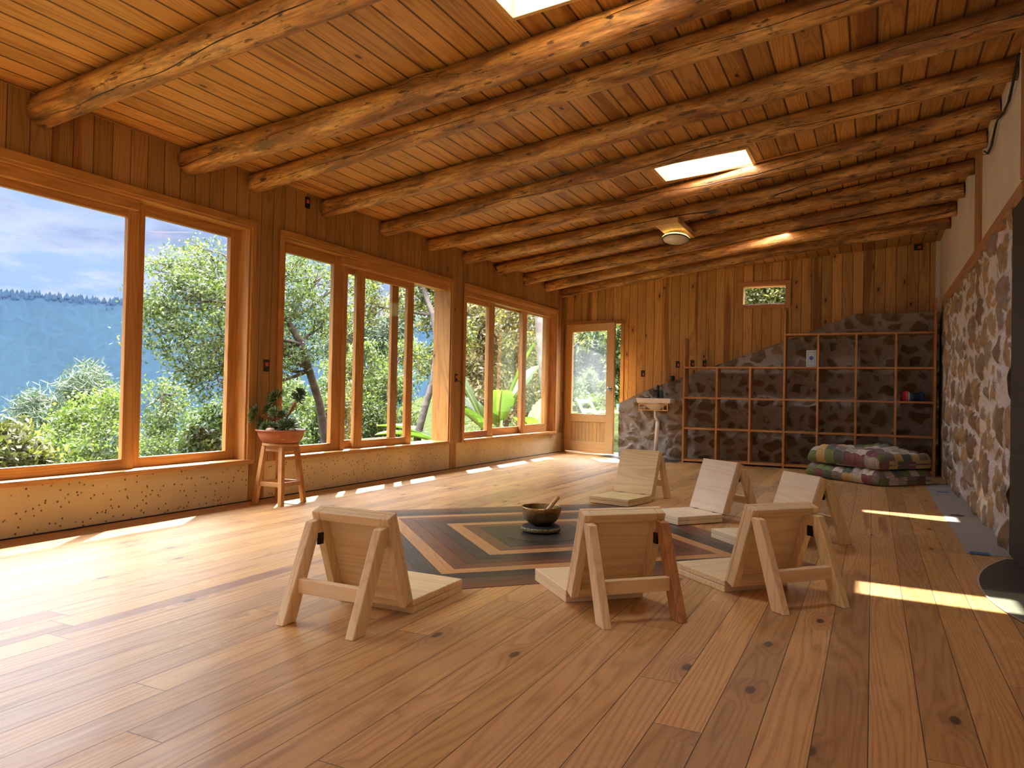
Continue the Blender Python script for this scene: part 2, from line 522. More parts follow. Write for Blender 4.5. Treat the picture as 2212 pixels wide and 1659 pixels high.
M['stone_right'] = stone_mat('stone_wall_material', [(0.0, (0.40, 0.26, 0.13)), (0.2, (0.60, 0.42, 0.22)), (0.4, (0.32, 0.28, 0.24)), (0.6, (0.66, 0.47, 0.24)), (0.8, (0.26, 0.18, 0.11)), (1.0, (0.44, 0.38, 0.31))], (0.86, 0.84, 0.82))
M['stone_end'] = stone_mat('ledge_stone_material', [(0.0, (0.20, 0.15, 0.095)), (0.25, (0.32, 0.24, 0.145)), (0.5, (0.13, 0.115, 0.085)), (0.75, (0.28, 0.19, 0.10)), (1.0, (0.17, 0.15, 0.12))], (0.46, 0.43, 0.39))

def plaster(name, col, pits=0.0, rough=0.85, pitcol=(0.12, 0.09, 0.05), pscale=38.0):
    m, t = new_mat(name)
    co = t('ShaderNodeTexCoord').outputs['Object']
    n = t.noise(co, 3.0, 5.0, 0.6)
    nf = t.noise(co, 45.0, 4.0, 0.7)
    c = t.mix(t.mr(n, 0.3, 0.75), tuple(x * 0.84 for x in col), col)
    h = nf
    if pits:
        vo = t('ShaderNodeTexVoronoi', {'Vector': co, 'Scale': pscale})
        sel = t.m('LESS_THAN', t.sep(vo.outputs['Color'])[0], pits)
        p = t.m('MULTIPLY', t.mr(vo.outputs['Distance'], 0.14, 0.30, 1, 0), sel)
        c = t.mix(t.m('MULTIPLY', p, 0.85), c, pitcol)
        h = t.m('SUBTRACT', nf, t.m('MULTIPLY', p, 1.2))
    bump = t('ShaderNodeBump', {'Height': h, 'Strength': 1.0, 'Distance': 0.004}).outputs[0]
    finish(t, Base_Color=c, Roughness=rough, Normal=bump)
    return m
M['plaster'] = plaster('white_plaster', (0.84, 0.79, 0.69))
M['plinth'] = plaster('pitted_plaster', (0.72, 0.59, 0.35), 0.16, pscale=38.0, pitcol=(0.07,0.05,0.025))
M['concrete'] = plaster('grey_concrete', (0.34, 0.33, 0.31), 0.0, 0.6)
M['black_concrete'] = plaster('black_rough_concrete', (0.035, 0.032, 0.030), 0.05, 0.75, (0.15, 0.13, 0.10))
M['trimwood'] = wood('rough_trim_wood', (0.50, 0.26, 0.13), (0.32, 0.15, 0.07), 'y', 'z', rough=0.65, knots=0.02, vary=0.05)
M['postwood'] = wood('rough_post_wood', (0.46, 0.26, 0.10), (0.28, 0.14, 0.05), 'z', 'y', rough=0.7, knots=0.02, vary=0.05)
M['slate'] = wood('slate_tiles', (0.055, 0.053, 0.052), (0.038, 0.036, 0.035), 'x', 'y', 0.52, 0.9, 0.0022, 0.45, 4, 0.0, 0.12, 0.0, gapcol=(0.32, 0.29, 0.25), bumpd=0.001)
M['slate_light'] = wood('pale_slate_tiles', (0.23, 0.25, 0.22), (0.16, 0.175, 0.16), 'x', 'y', 0.52, 0.9, 0.0022, 0.4, 4, 0.0, 0.15, 0.0, gapcol=(0.42, 0.40, 0.35), bumpd=0.001)
M['grout'] = plain('pale_grout', (0.45, 0.40, 0.33), 0.8)
M['white'] = plain('white_ceramic', (0.82, 0.80, 0.78), 0.15)
M['pvc'] = plain('white_pipe_plastic', (0.78, 0.77, 0.76), 0.3)
M['black'] = plain('black_plastic', (0.012, 0.012, 0.012), 0.35)
M['blackbox'] = plain('dark_box_plastic', (0.018, 0.015, 0.013), 0.6)
M['green'] = plain('dark_green_glaze', (0.015, 0.05, 0.035), 0.3)
M['brass'] = plain('brass_plated_steel', (0.72, 0.42, 0.16), 0.22, 1.0, 0.15, 12)
M['steel'] = plain('satin_steel', (0.62, 0.58, 0.5), 0.25, 1.0)
M['hinge'] = plain('black_iron', (0.02, 0.018, 0.016), 0.4, 0.8)
M['terracotta'] = plain('terracotta', (0.38, 0.13, 0.052), 0.42, 0, 0.22, 9.0, 0.002)
M['soil'] = plain('dark_soil', (0.045, 0.028, 0.018), 0.95, 0, 0.5, 60.0, 0.01)
M['pebble_a'] = plain('tan_stone', (0.46, 0.34, 0.24), 0.7, 0, 0.25, 30, 0.002)
M['pebble_b'] = plain('grey_stone', (0.24, 0.20, 0.17), 0.7, 0, 0.25, 30, 0.002)
M['stem'] = plain('succulent_stem', (0.30, 0.15, 0.08), 0.7, 0, 0.3, 40, 0.003)
M['mallet'] = plain('turned_wood', (0.62, 0.40, 0.17), 0.35, 0, 0.15, 15)
M['cable'] = plain('black_cable', (0.012, 0.012, 0.012), 0.5)
M['bark'] = plain('tree_bark', (0.06, 0.045, 0.035), 0.9, 0, 0.5, 9.0, 0.03)
M['bark_pale'] = plain('pale_tree_bark', (0.15, 0.13, 0.11), 0.85, 0, 0.35, 5.0, 0.03)
M['orange_tube'] = plain('orange_conduit', (0.65, 0.10, 0.03), 0.5)
M['blue_tape'] = plain('blue_tape', (0.03, 0.12, 0.30), 0.6, 0, 0.3, 60)

def glass_mat(name, tint=(1, 1, 1), ior=1.45, rough=0.0, haze=0.0):
    m, t = new_mat(name)
    g = t('ShaderNodeNewGeometry')
    dp = t('ShaderNodeVectorMath', [g.outputs['Normal'], g.outputs['Incoming']], operation='DOT_PRODUCT').outputs['Value']
    k_ = t.m('SUBTRACT', 1.0, t.m('ABSOLUTE', dp), clamp=True)
    fr = t.m('ADD', 0.035, t.m('MULTIPLY', t.m('POWER', k_, 5.0), 0.75))
    tr = t('ShaderNodeBsdfTransparent', [(*tint, 1)]).outputs[0]
    gl = t('ShaderNodeBsdfGlossy', {'Color': (1, 1, 1, 1), 'Roughness': rough}).outputs[0]
    s = t('ShaderNodeMixShader', [fr, tr, gl]).outputs[0]
    if haze > 0:
        co = t('ShaderNodeTexCoord').outputs['Object']
        n = t.noise(co, 2.2, 4.0, 0.6)
        di = t('ShaderNodeBsdfTranslucent', [(0.75, 0.85, 0.95, 1)]).outputs[0]
        s = t('ShaderNodeMixShader', [t.mr(n, 0.35, 0.7, haze * 0.35, haze), s, di]).outputs[0]
    t('ShaderNodeOutputMaterial', [s])
    return m
M['glass'] = glass_mat('window_glass')
M['glass_hazy'] = glass_mat('hazy_door_glass', haze=0.06)  # pale bluish film in the pane stands in for reflected haze
M['glass_roof'] = glass_mat('skylight_glass', haze=0.02)

def bowl_mat():
    m, t = new_mat('hammered_bronze')
    co = t('ShaderNodeTexCoord').outputs['Object']
    n = t.noise(co, 9.0, 4.0, 0.6)
    v = t('ShaderNodeTexVoronoi', {'Vector': co, 'Scale': 55.0}).outputs['Distance']
    col = t.mix(t.mr(n, 0.35, 0.65), (0.20, 0.125, 0.055), (0.50, 0.33, 0.14))
    bump = t('ShaderNodeBump', {'Height': v, 'Strength': 0.5, 'Distance': 0.003}).outputs[0]
    finish(t, Base_Color=col, Metallic=1.0, Roughness=0.32, Normal=bump)
    return m
M['bronze'] = bowl_mat()
M['cushion'] = plain('dark_cushion_cloth', (0.014, 0.016, 0.018), 0.85, 0, 0.3, 120, 0.001)
def band_mat():
    m, t = new_mat('brocade_band')
    co = t('ShaderNodeTexCoord').outputs['Object']
    v = t('ShaderNodeTexVoronoi', {'Vector': co, 'Scale': 110.0}).outputs['Distance']
    col = t.mix(t.mr(v, 0.2, 0.6), (0.42, 0.32, 0.12), (0.07, 0.08, 0.04))
    finish(t, Base_Color=col, Roughness=0.7)
    return m
M['band'] = band_mat()

def leaf_mat(name, c1, c2, c3=None, trans=0.5, rough=0.45):
    m, t = new_mat(name)
    g = t('ShaderNodeNewGeometry')
    rnd = g.outputs['Random Per Island']
    col = t.ramp(rnd, [(0.0, c1), (0.55, c2), (1.0, c3 or c2)])
    d = t('ShaderNodeBsdfPrincipled', {'Base Color': col, 'Roughness': rough}).outputs[0]
    tl = t('ShaderNodeBsdfTranslucent', [t.mix(1.0, col, (0.95, 1.02, 0.48), 'MULTIPLY')]).outputs[0]
    s = t('ShaderNodeMixShader', [trans, d, tl]).outputs[0]
    t('ShaderNodeOutputMaterial', [s])
    return m
M['leaf_green'] = leaf_mat('green_leaves', (0.022, 0.040, 0.012), (0.062, 0.092, 0.026), (0.18, 0.215, 0.07))
M['leaf_bright'] = leaf_mat('bright_leaves', (0.045, 0.075, 0.018), (0.085, 0.13, 0.030), (0.18, 0.22, 0.065))
M['leaf_olive'] = leaf_mat('olive_leaves', (0.027, 0.038, 0.012), (0.085, 0.095, 0.030), (0.22, 0.22, 0.075))
M['leaf_dry'] = leaf_mat('dry_leaves', (0.05, 0.038, 0.022), (0.13, 0.12, 0.050), (0.32, 0.27, 0.14))
M['leaf_dark'] = leaf_mat('dark_leaves', (0.022, 0.045, 0.018), (0.055, 0.085, 0.03), (0.11, 0.14, 0.05))
M['needles'] = leaf_mat('pine_needles', (0.028, 0.05, 0.030), (0.055, 0.085, 0.048), (0.13, 0.17, 0.10), 0.25)
M['banana'] = leaf_mat('banana_leaf', (0.055, 0.12, 0.025), (0.10, 0.18, 0.035), (0.16, 0.23, 0.05), 0.5, 0.35)
M['succulent'] = leaf_mat('succulent_leaf', (0.10, 0.17, 0.06), (0.15, 0.23, 0.08), (0.20, 0.27, 0.10), 0.15, 0.4)
M['forest'] = plain('far_forest', (0.008, 0.016, 0.018), 1.0, 0, 0.0, 0.015, spec=0.0)
M['ground'] = plain('ground_earth', (0.030, 0.036, 0.014), 0.95, 0, 0.4, 2.0, 0.03, spec=0.0)

# ------------------------------------------------------------------ room dimensions
XL, XO = -4.37, -4.58        # left wall inner / outer face
YE = 10.8                    # end wall
XR = 0.75                    # right wall
YB = -3.6                    # wall behind the camera
XR2 = 2.6                    # the room is wider beside the camera
SL = 0.385 / 5.12
def zc(x): return 2.56 + SL * (x - XL)

# floor
b = MB(); b.box((XO, YB, -0.12), (XR2 + .1, YE + .02, 0.0))
struct(b.build('floor', M['floor']))

# inlay medallion: nested squares standing on a corner
CX, CY = -1.865, 4.28
RINGS = [(0.0, 0.33, 'core'), (0.33, 0.45, 'core'), (0.45, 0.575, 'brown'), (0.575, 0.70, 'light'), (0.70, 0.83, 'dark'), (0.83, 0.955, 'purple'),
         (0.955, 1.08, 'red'), (1.08, 1.20, 'light'), (1.20, 1.35, 'dark'), (1.35, 1.47, 'grey'), (1.47, 1.60, 'red')]
names = list(INLAY)
b = MB()
for q in range(4):
    a0, a1 = q * math.pi / 2, (q + 1) * math.pi / 2
    d0 = Vector((math.cos(a0), math.sin(a0), 0)); d1 = Vector((math.cos(a1), math.sin(a1), 0))
    for ri, (r0, r1, nm) in enumerate(RINGS):
        b.cur = names.index(nm)
        g = 0.0011
        P = [d0 * (r0 + g) + d1 * 0, d0 * (r1 - g), d1 * (r1 - g), d1 * (r0 + g)]
        z = 0.0022
        n0 = b.addv([(CX + p.x, CY + p.y, z) for p in P] + [(CX + p.x, CY + p.y, 0.0) for p in P])
        off = q * 7.0 + ri * 1.3
        s2 = math.sqrt(2)
        uv = [(off - r0 / s2, r0 / s2 + off), (off - r1 / s2, r1 / s2 + off), (off + r1 / s2, r1 / s2 + off), (off + r0 / s2, r0 / s2 + off)]
        b.face([n0, n0 + 1, n0 + 2, n0 + 3], uv)
        for i in range(4):
            j = (i + 1) % 4
            b.face([n0 + j, n0 + i, n0 + 4 + i, n0 + 4 + j], [(off, off)] * 4)
med = b.build('floor_inlay', [M['in_' + k] for k in names])
tag(med, 'diamond floor inlay of nested dark and light wood strips around the singing bowl', 'floor inlay')
b = MB(); b.lathe([(0.0, 0.0), (0.245, 0.0), (0.245, 0.0034), (0.0, 0.0036)], 64)
for i in range(len(b.f)):
    b.uv[i] = [(b.v[k][0] + 50, b.v[k][1] + 50) for k in b.f[i]]
b.build('inlay_disc', M['in_disc'], med, loc=(CX, CY, 0.0))

# ceiling slab with three skylight holes
SKX = (-1.66, -0.88)
SKY = [(2.82, 3.29), (5.85, 6.32), (8.50, 8.98)]
xs = [XO - 0.72, SKX[0], SKX[1], XR2 + .3]
ys = [YB - .3]
for a_, b_ in SKY: ys += [a_, b_]
ys += [YE + .5]
TH = 0.17
b = MB()
for i in range(3):
    for j in range(len(ys) - 1):
        if i == 1 and j % 2 == 1:
            continue
        x0, x1, y0, y1 = xs[i], xs[i + 1], ys[j], ys[j + 1]
        b.hexa([(x0, y0, zc(x0)), (x1, y0, zc(x1)), (x1, y1, zc(x1)), (x0, y1, zc(x0)),
                (x0, y0, zc(x0) + TH), (x1, y0, zc(x1) + TH), (x1, y1, zc(x1) + TH), (x0, y1, zc(x0) + TH)])
struct(b.build('ceiling', M['ceiling']))

# skylights
for k, (y0, y1) in enumerate(SKY):
    e = struct(empty('window_%d' % (5 + k)))
    x0, x1 = SKX
    b = MB()
    w = 0.028
    for (xa, xb) in ((x0, x0 + w), (x1 - w, x1)):
        b.hexa([(xa, y0, zc(xa) - .012), (xb, y0, zc(xb) - .012), (xb, y1, zc(xb) - .012), (xa, y1, zc(xa) - .012),
                (xa, y0, zc(xa) + TH + .05), (xb, y0, zc(xb) + TH + .05), (xb, y1, zc(xb) + TH + .05), (xa, y1, zc(xa) + TH + .05)])
    b.build('frame_side', M['skyl_y'], e, 0.002)
    b = MB()
    for (ya, yb) in ((y0, y0 + w), (y1 - w, y1)):
        b.hexa([(x0 + w, ya, zc(x0 + w) - .012), (x1 - w, ya, zc(x1 - w) - .012), (x1 - w, yb, zc(x1 - w) - .012), (x0 + w, yb, zc(x0 + w) - .012),
                (x0 + w, ya, zc(x0 + w) + TH + .05), (x1 - w, ya, zc(x1 - w) + TH + .05), (x1 - w, yb, zc(x1 - w) + TH + .05), (x0 + w, yb, zc(x0 + w) + TH + .05)])
    b.build('frame_end', M['skyl_x'], e, 0.002)
    b = MB()
    zt = TH + .04
    b.hexa([(x0 + w, y0 + w, zc(x0) + zt), (x1 - w, y0 + w, zc(x1) + zt), (x1 - w, y1 - w, zc(x1) + zt), (x0 + w, y1 - w, zc(x0) + zt),
            (x0 + w, y0 + w, zc(x0) + zt + .006), (x1 - w, y0 + w, zc(x1) + zt + .006), (x1 - w, y1 - w, zc(x1) + zt + .006), (x0 + w, y1 - w, zc(x0) + zt + .006)])
    b.build('pane', M['glass_roof'], e)
    portal('skylight_portal', ((x0 + x1) / 2, (y0 + y1) / 2, zc((x0 + x1) / 2) + zt - .01), (0, 0, 0), x1 - x0 - .06, y1 - y0 - .06)

# left wall with three big window openings (x = XL .. XO)
WIN = [(-2.6, 4.26), (4.59, 7.31), (7.62, 10.44)]
ZS, ZH = 0.30, 2.15
b = MB()
def wallbox(y0, y1, z0, z1, x0=XO, x1=XL): b.box((x0, y0, z0), (x1, y1, z1))
ztop = zc(XL) + 0.01
wallbox(YB, YE - .001, ZH, ztop)
prev = YB
for (y0, y1) in WIN:
    wallbox(prev, y0, ZS, ZH)
    prev = y1
wallbox(prev, YE - .001, ZS, ZH)
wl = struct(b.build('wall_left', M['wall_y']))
b = MB()
zones = [(YB, 4.30), (4.46, 7.36), (7.50, YE)]
for (y0, y1) in zones:
    b.box((XO, y0, -0.1), (XL - 0.02, y1, ZS))
b.build('plinth', M['plinth'], wl)
b = MB()
for (y0, y1) in ((4.30, 4.46), (7.36, 7.50)):
    b.box((XO, y0, -0.1), (XL - 0.012, y1, ZS))
b.build('plinth_post', M['postwood'], wl)
b = MB(); b.box((XL - .02, YB, 0.0), (XL - .010, YE, 0.007))
struct(b.build('baseboard_left', plain('dark_joint', (0.03, 0.02, 0.015), 0.9)))

def sash(parent, x0, x1, y0, y1, z0, z1, gy0, gy1, gz0, gz1, name='sash'):
    """frame y0..y1, z0..z1 with a glass opening gy0..gy1, gz0..gz1"""
    f = MB()
    f.box((x0, y0, z0), (x1, gy0, z1)); f.box((x0, gy1, z0), (x1, y1, z1))
    s = f.build(name, M['frame_z'], parent, 0.003)
    f = MB()
    f.box((x0 + .001, gy0, z0), (x1 - .001, gy1, gz0)); f.box((x0 + .001, gy0, gz1), (x1 - .001, gy1, z1))
    f.build('rail', M['frame_y'], s, 0.003)
    g = MB(); xm = (x0 + x1) / 2
    g.box((xm - .002, gy0, gz0), (xm + .002, gy1, gz1))
    g.build('pane', M['glass'], s)
    return s

def casing(parent, y0, y1, sill_ext=0.04, left=True):
    """jambs, head lining, face casing and sill board of an opening"""
    f = MB()
    t_ = 0.028
    f.box((XO - .01, y1 - t_, ZS), (XL + .002, y1, ZH)); f.box((XO - .01, y0, ZS), (XL + .002, y0 + t_, ZH))
    f.build('jamb', M['frame_z'], parent, 0.002)
    f = MB(); f.box((XO - .01, y0 + t_, ZH - t_), (XL + .002, y1 - t_, ZH))
    f.build('head_lining', M['frame_y'], parent, 0.002)
    f = MB()
    f.box((XL + .001, y0 - .035, ZH - .012), (XL + .02, y1 + .03, ZH + .042))
    f.build('head_casing', M['frame_y'], parent, 0.003)
    f = MB()
    f.box((XL + .001, y1 - .012, ZS), (XL + .02, y1 + .03, ZH - .012)); f.box((XL + .001, y0 - .035, ZS), (XL + .02, y0 + .012, ZH - .012))
    f.build('side_casing', M['frame_z'], parent, 0.003)
    f = MB()
    f.box((XO - .03, y0 + .0, ZS - .002), (XL + .035, y1 + sill_ext, ZS + .032))
    f.build('sill', M['frame_y'], parent, 0.006)

SZ0, SZ1 = ZS + .032, ZH - .028
# window 1 (runs on towards and past the camera)
w1 = struct(empty('window_1'))
casing(w1, *WIN[0])
f = MB(); f.box((-4.47, -2.57, 2.05), (XL - .03, 3.30, 2.122)); f.build('track', M['frame_y'], w1, 0.003)
sash(w1, -4.475, -4.440, 0.30, 3.33, SZ0, 2.05, 0.38, 3.245, 0.400, 2.000)
sash(w1, -4.475, -4.440, -2.50, 0.30, SZ0, 2.05, -2.42, 0.22, 0.400, 2.000)
sash(w1, -4.520, -4.480, 3.335, 4.232, SZ0, SZ1, 3.405, 4.150, 0.400, 2.052)
# window 2
w2 = struct(empty('window_2'))
casing(w2, *WIN[1])
sash(w2, -4.50, -4.455, 4.618, 5.46, SZ0, SZ1, 4.72, 5.345, 0.398, 2.040)
f = MB(); f.box((-4.56, 5.46, SZ0), (-4.44, 5.525, SZ1)); f.build('post', M['frame_z'], w2, 0.003)
f = MB(); f.box((-4.50, 5.42, 2.05), (XL - .02, 7.23, 2.121)); f.build('track', M['frame_y'], w2, 0.003)
sash(w2, -4.535, -4.500, 5.527, 6.44, SZ0, 2.06, 5.58, 6.325, 0.412, 2.000)
sash(w2, -4.490, -4.452, 5.680, 6.655, SZ0, 2.05, 5.805, 6.540, 0.405, 1.985)
# window 3
w3 = struct(empty('window_3'))
casing(w3, *WIN[2], sill_ext=0.02)
f = MB(); f.box((-4.50, 7.65, 2.06), (XL - .03, 10.30, 2.121)); f.build('track', M['frame_y'], w3, 0.003)
sash(w3, -4.495, -4.455, 7.65, 8.55, SZ0, 2.10, 7.75, 8.40, 0.410, 1.995)
sash(w3, -4.535, -4.500, 8.45, 9.52, SZ0, 2.10, 8.60, 9.46, 0.430, 2.035)
sash(w3, -4.495, -4.455, 9.42, 10.40, SZ0, 2.10, 9.555, 10.25, 0.450, 2.045)
for (y0, y1) in WIN:
    portal('window_portal', (XO - 0.02, (y0 + y1) / 2, (ZS + ZH) / 2 + .02), (0, -math.pi / 2, 0), ZH - ZS - .06, y1 - y0 - .06)

# end wall (y = YE .. YE+.16) with door opening and small window
DX0, DX1, DZ = -4.35, -3.42, 2.02
SWX0, SWX1, SWZ0, SWZ1 = -1.69, -1.08, 2.20, 2.49
b = MB()
def ew(x0, x1, z0, z1):
    b.hexa([(x0, YE, z0), (x1, YE, z0), (x1, YE + .16, z0), (x0, YE + .16, z0),
            (x0, YE, z1 if z1 else zc(x0) + .01), (x1, YE, z1 if z1 else zc(x1) + .01), (x1, YE + .16, z1 if z1 else zc(x1) + .01), (x0, YE + .16, z1 if z1 else zc(x0) + .01)])
ew(XO + .001, DX0, 0, DZ); ew(XO + .001, DX1, DZ, None); ew(DX1, SWX0, 0, None)
ew(SWX0, SWX1, 0, SWZ0); ew(SWX0, SWX1, SWZ1, None); ew(SWX1, 0.70, 0, None)
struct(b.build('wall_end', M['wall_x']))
b = MB(); b.box((0.70, YE - .03, 0), (XR + .12, YE + .16, zc(XR)))
struct(b.build('trim_1', M['plaster']))

# small window
w4 = struct(empty('window_4'))
f = MB()
f.box((SWX0 - .05, YE - .02, SWZ1 - .01), (SWX1 + .05, YE, SWZ1 + .045)); f.box((SWX0 - .05, YE - .02, SWZ0 - .045), (SWX1 + .05, YE, SWZ0 + .01))
f.build('casing_rail', M['frame_x'], w4, 0.003)
f = MB()
f.box((SWX0 - .05, YE - .02, SWZ0 + .01), (SWX0 + .01, YE, SWZ1 - .01)); f.box((SWX1 - .01, YE - .02, SWZ0 + .01), (SWX1 + .05, YE, SWZ1 - .01))
f.build('casing_stile', M['frame_z'], w4, 0.003)
f = MB()
t_ = .022
f.box((SWX0, YE, SWZ0), (SWX0 + t_, YE + .16, SWZ1)); f.box((SWX1 - t_, YE, SWZ0), (SWX1, YE + .16, SWZ1))
f.box((SWX0 + t_, YE, SWZ0), (SWX1 - t_, YE + .16, SWZ0 + t_)); f.box((SWX0 + t_, YE, SWZ1 - t_), (SWX1 - t_, YE + .16, SWZ1))
f.build('lining', M['frame_x'], w4, 0.002)
f = MB(); f.box((SWX0 + t_, YE + .10, SWZ0 + t_), (SWX1 - t_, YE + .104, SWZ1 - t_)); f.build('pane', M['glass'], w4)

# door frame
f = MB()
f.box((DX0 - .012, YE - .022, 0), (DX0 + .03, YE + .17, DZ - .03)); f.box((DX1 - .03, YE - .022, 0), (DX1 + .022, YE + .17, DZ - .03))
df = struct(f.build('trim_2', M['frame_z'], None, 0.003))
f = MB(); f.box((DX0 - .012, YE - .022, DZ - .03), (DX1 + .022, YE + .17, DZ + .025)); f.build('head', M['frame_x'], df, 0.003)
f = MB(); f.box((DX0 + .03, YE - .02, 0.0), (DX1 - .03, YE + .17, 0.012)); f.build('threshold', M['frame_x'], df, 0.002)
# door leaf, hinged left, standing ajar into the room
dang = -math.radians(15.0)
door = struct(empty('door_1', (DX0 + .03, YE - .005, 0.0), dang))
DW, DT = 0.895, 0.042
H0, H1 = 0.022, 1.985
f = MB(); f.box((0, -DT, H0), (.118, 0, H1)); f.box((DW - .135, -DT, H0), (DW, 0, H1)); f.build('stile', M['door_z'], door, 0.003)
f = MB(); f.box((.118, -DT, 1.868), (DW - .135, 0, H1)); f.box((.118, -DT, .485), (DW - .135, 0, .605)); f.box((.118, -DT, H0), (DW - .135, 0, .185))
f.build('door_rail', M['door_x'], door, 0.003)
f = MB(); f.box((.118, -DT + .012, .185), (DW - .135, -.012, .485)); f.build('plank_panel', M['door_plank'], door)
f = MB(); f.box((.118, -DT / 2 - .002, .605), (DW - .135, -DT / 2 + .002, 1.868)); f.build('pane', M['glass_hazy'], door)
f = MB(); f.smooth = True
f.tube([(DW - .06, -DT, .99), (DW - .06, -DT - .008, .99)], .032, 20)
f.tube([(DW - .06, -DT - .008, .99), (DW - .06, -DT - .03, .99), (DW - .06, -DT - .045, .99), (DW - .06, -DT - .062, .99), (DW - .06, -DT - .068, .99)], [.012, .012, .027, .027, .018], 20)
f.build('door_handle', M['steel'], door)
for hz in (0.22, 1.02, 1.70, 1.86):
    f = MB(); f.smooth = True; f.tube([(-.006, -DT - .004, hz - .035), (-.006, -DT - .004, hz + .035)], .006, 8); f.build('hinge', M['steel'], door)

# right wall
b = MB()
ZT = 2.145
b.hexa([(XR, 4.96, ZT), (XR + .16, 4.96, ZT), (XR + .16, YE, ZT), (XR, YE, ZT), (XR, 4.96, zc(XR) + .01), (XR + .16, 4.96, zc(XR + .16)), (XR + .16, YE, zc(XR + .16)), (XR, YE, zc(XR) + .01)])
b.box((XR, 9.9, 0), (XR + .16, YE, ZT))
struct(b.build('wall_right', M['plaster']))
f = MB(); f.box((XR - .012, 4.96, 2.03), (XR + .16, 9.9, ZT)); struct(f.build('trim_3', M['trimwood'], None, 0.004))
f = MB(); f.box((XR - .012, 6.76, ZT), (XR + .05, 7.13, zc(XR))); struct(f.build('trim_4', M['postwood'], None, 0.004))
f = MB(); f.box((XR - .02, 4.62, ZT), (XR + .16, 4.96, zc(XR))); struct(f.build('trim_5', M['postwood'], None, 0.004))

# black column standing at the near end of the stone wall
f = MB(); f.box((XR - .022, 4.60, 0), (XR + .35, 5.19, 2.03))
o = f.build('concrete_column', M['black_concrete'], None, 0.01)
tag(o, 'rough black concrete column at the near end of the right-hand stone wall', 'column')
# shell behind / beside the camera (never in the photo, closes the room except for the added rear openings)
b = MB()
b.box((XR2, YB, 0), (XR2 + .16, 5.1, zc(XR2)))
struct(b.build('wall_side', M['plaster']))
b = MB(); b.box((XR + .16, 5.1, 0), (XR2 + .16, 5.26, zc(XR2)))
struct(b.build('wall_inner', M['plaster']))
b = MB()
b.box((XL, YB - .16, 0), (XR2, YB, .35)); b.box((XL, YB - .16, 2.35), (XR2, YB, 2.56))
b.box((XL, YB - .16, .35), (-3.9, YB, 2.35)); b.box((2.2, YB - .16, .35), (XR2, YB, 2.35)); b.box((-.9, YB - .16, .35), (-.7, YB, 2.35))  # leaves two unseen openings, added to let sky light in
struct(b.build('wall_rear', M['wall_x']))
portal('rear_portal', (-.85, YB - .1, 1.35), (-math.pi / 2, 0, 0), 6.1, 2.0)

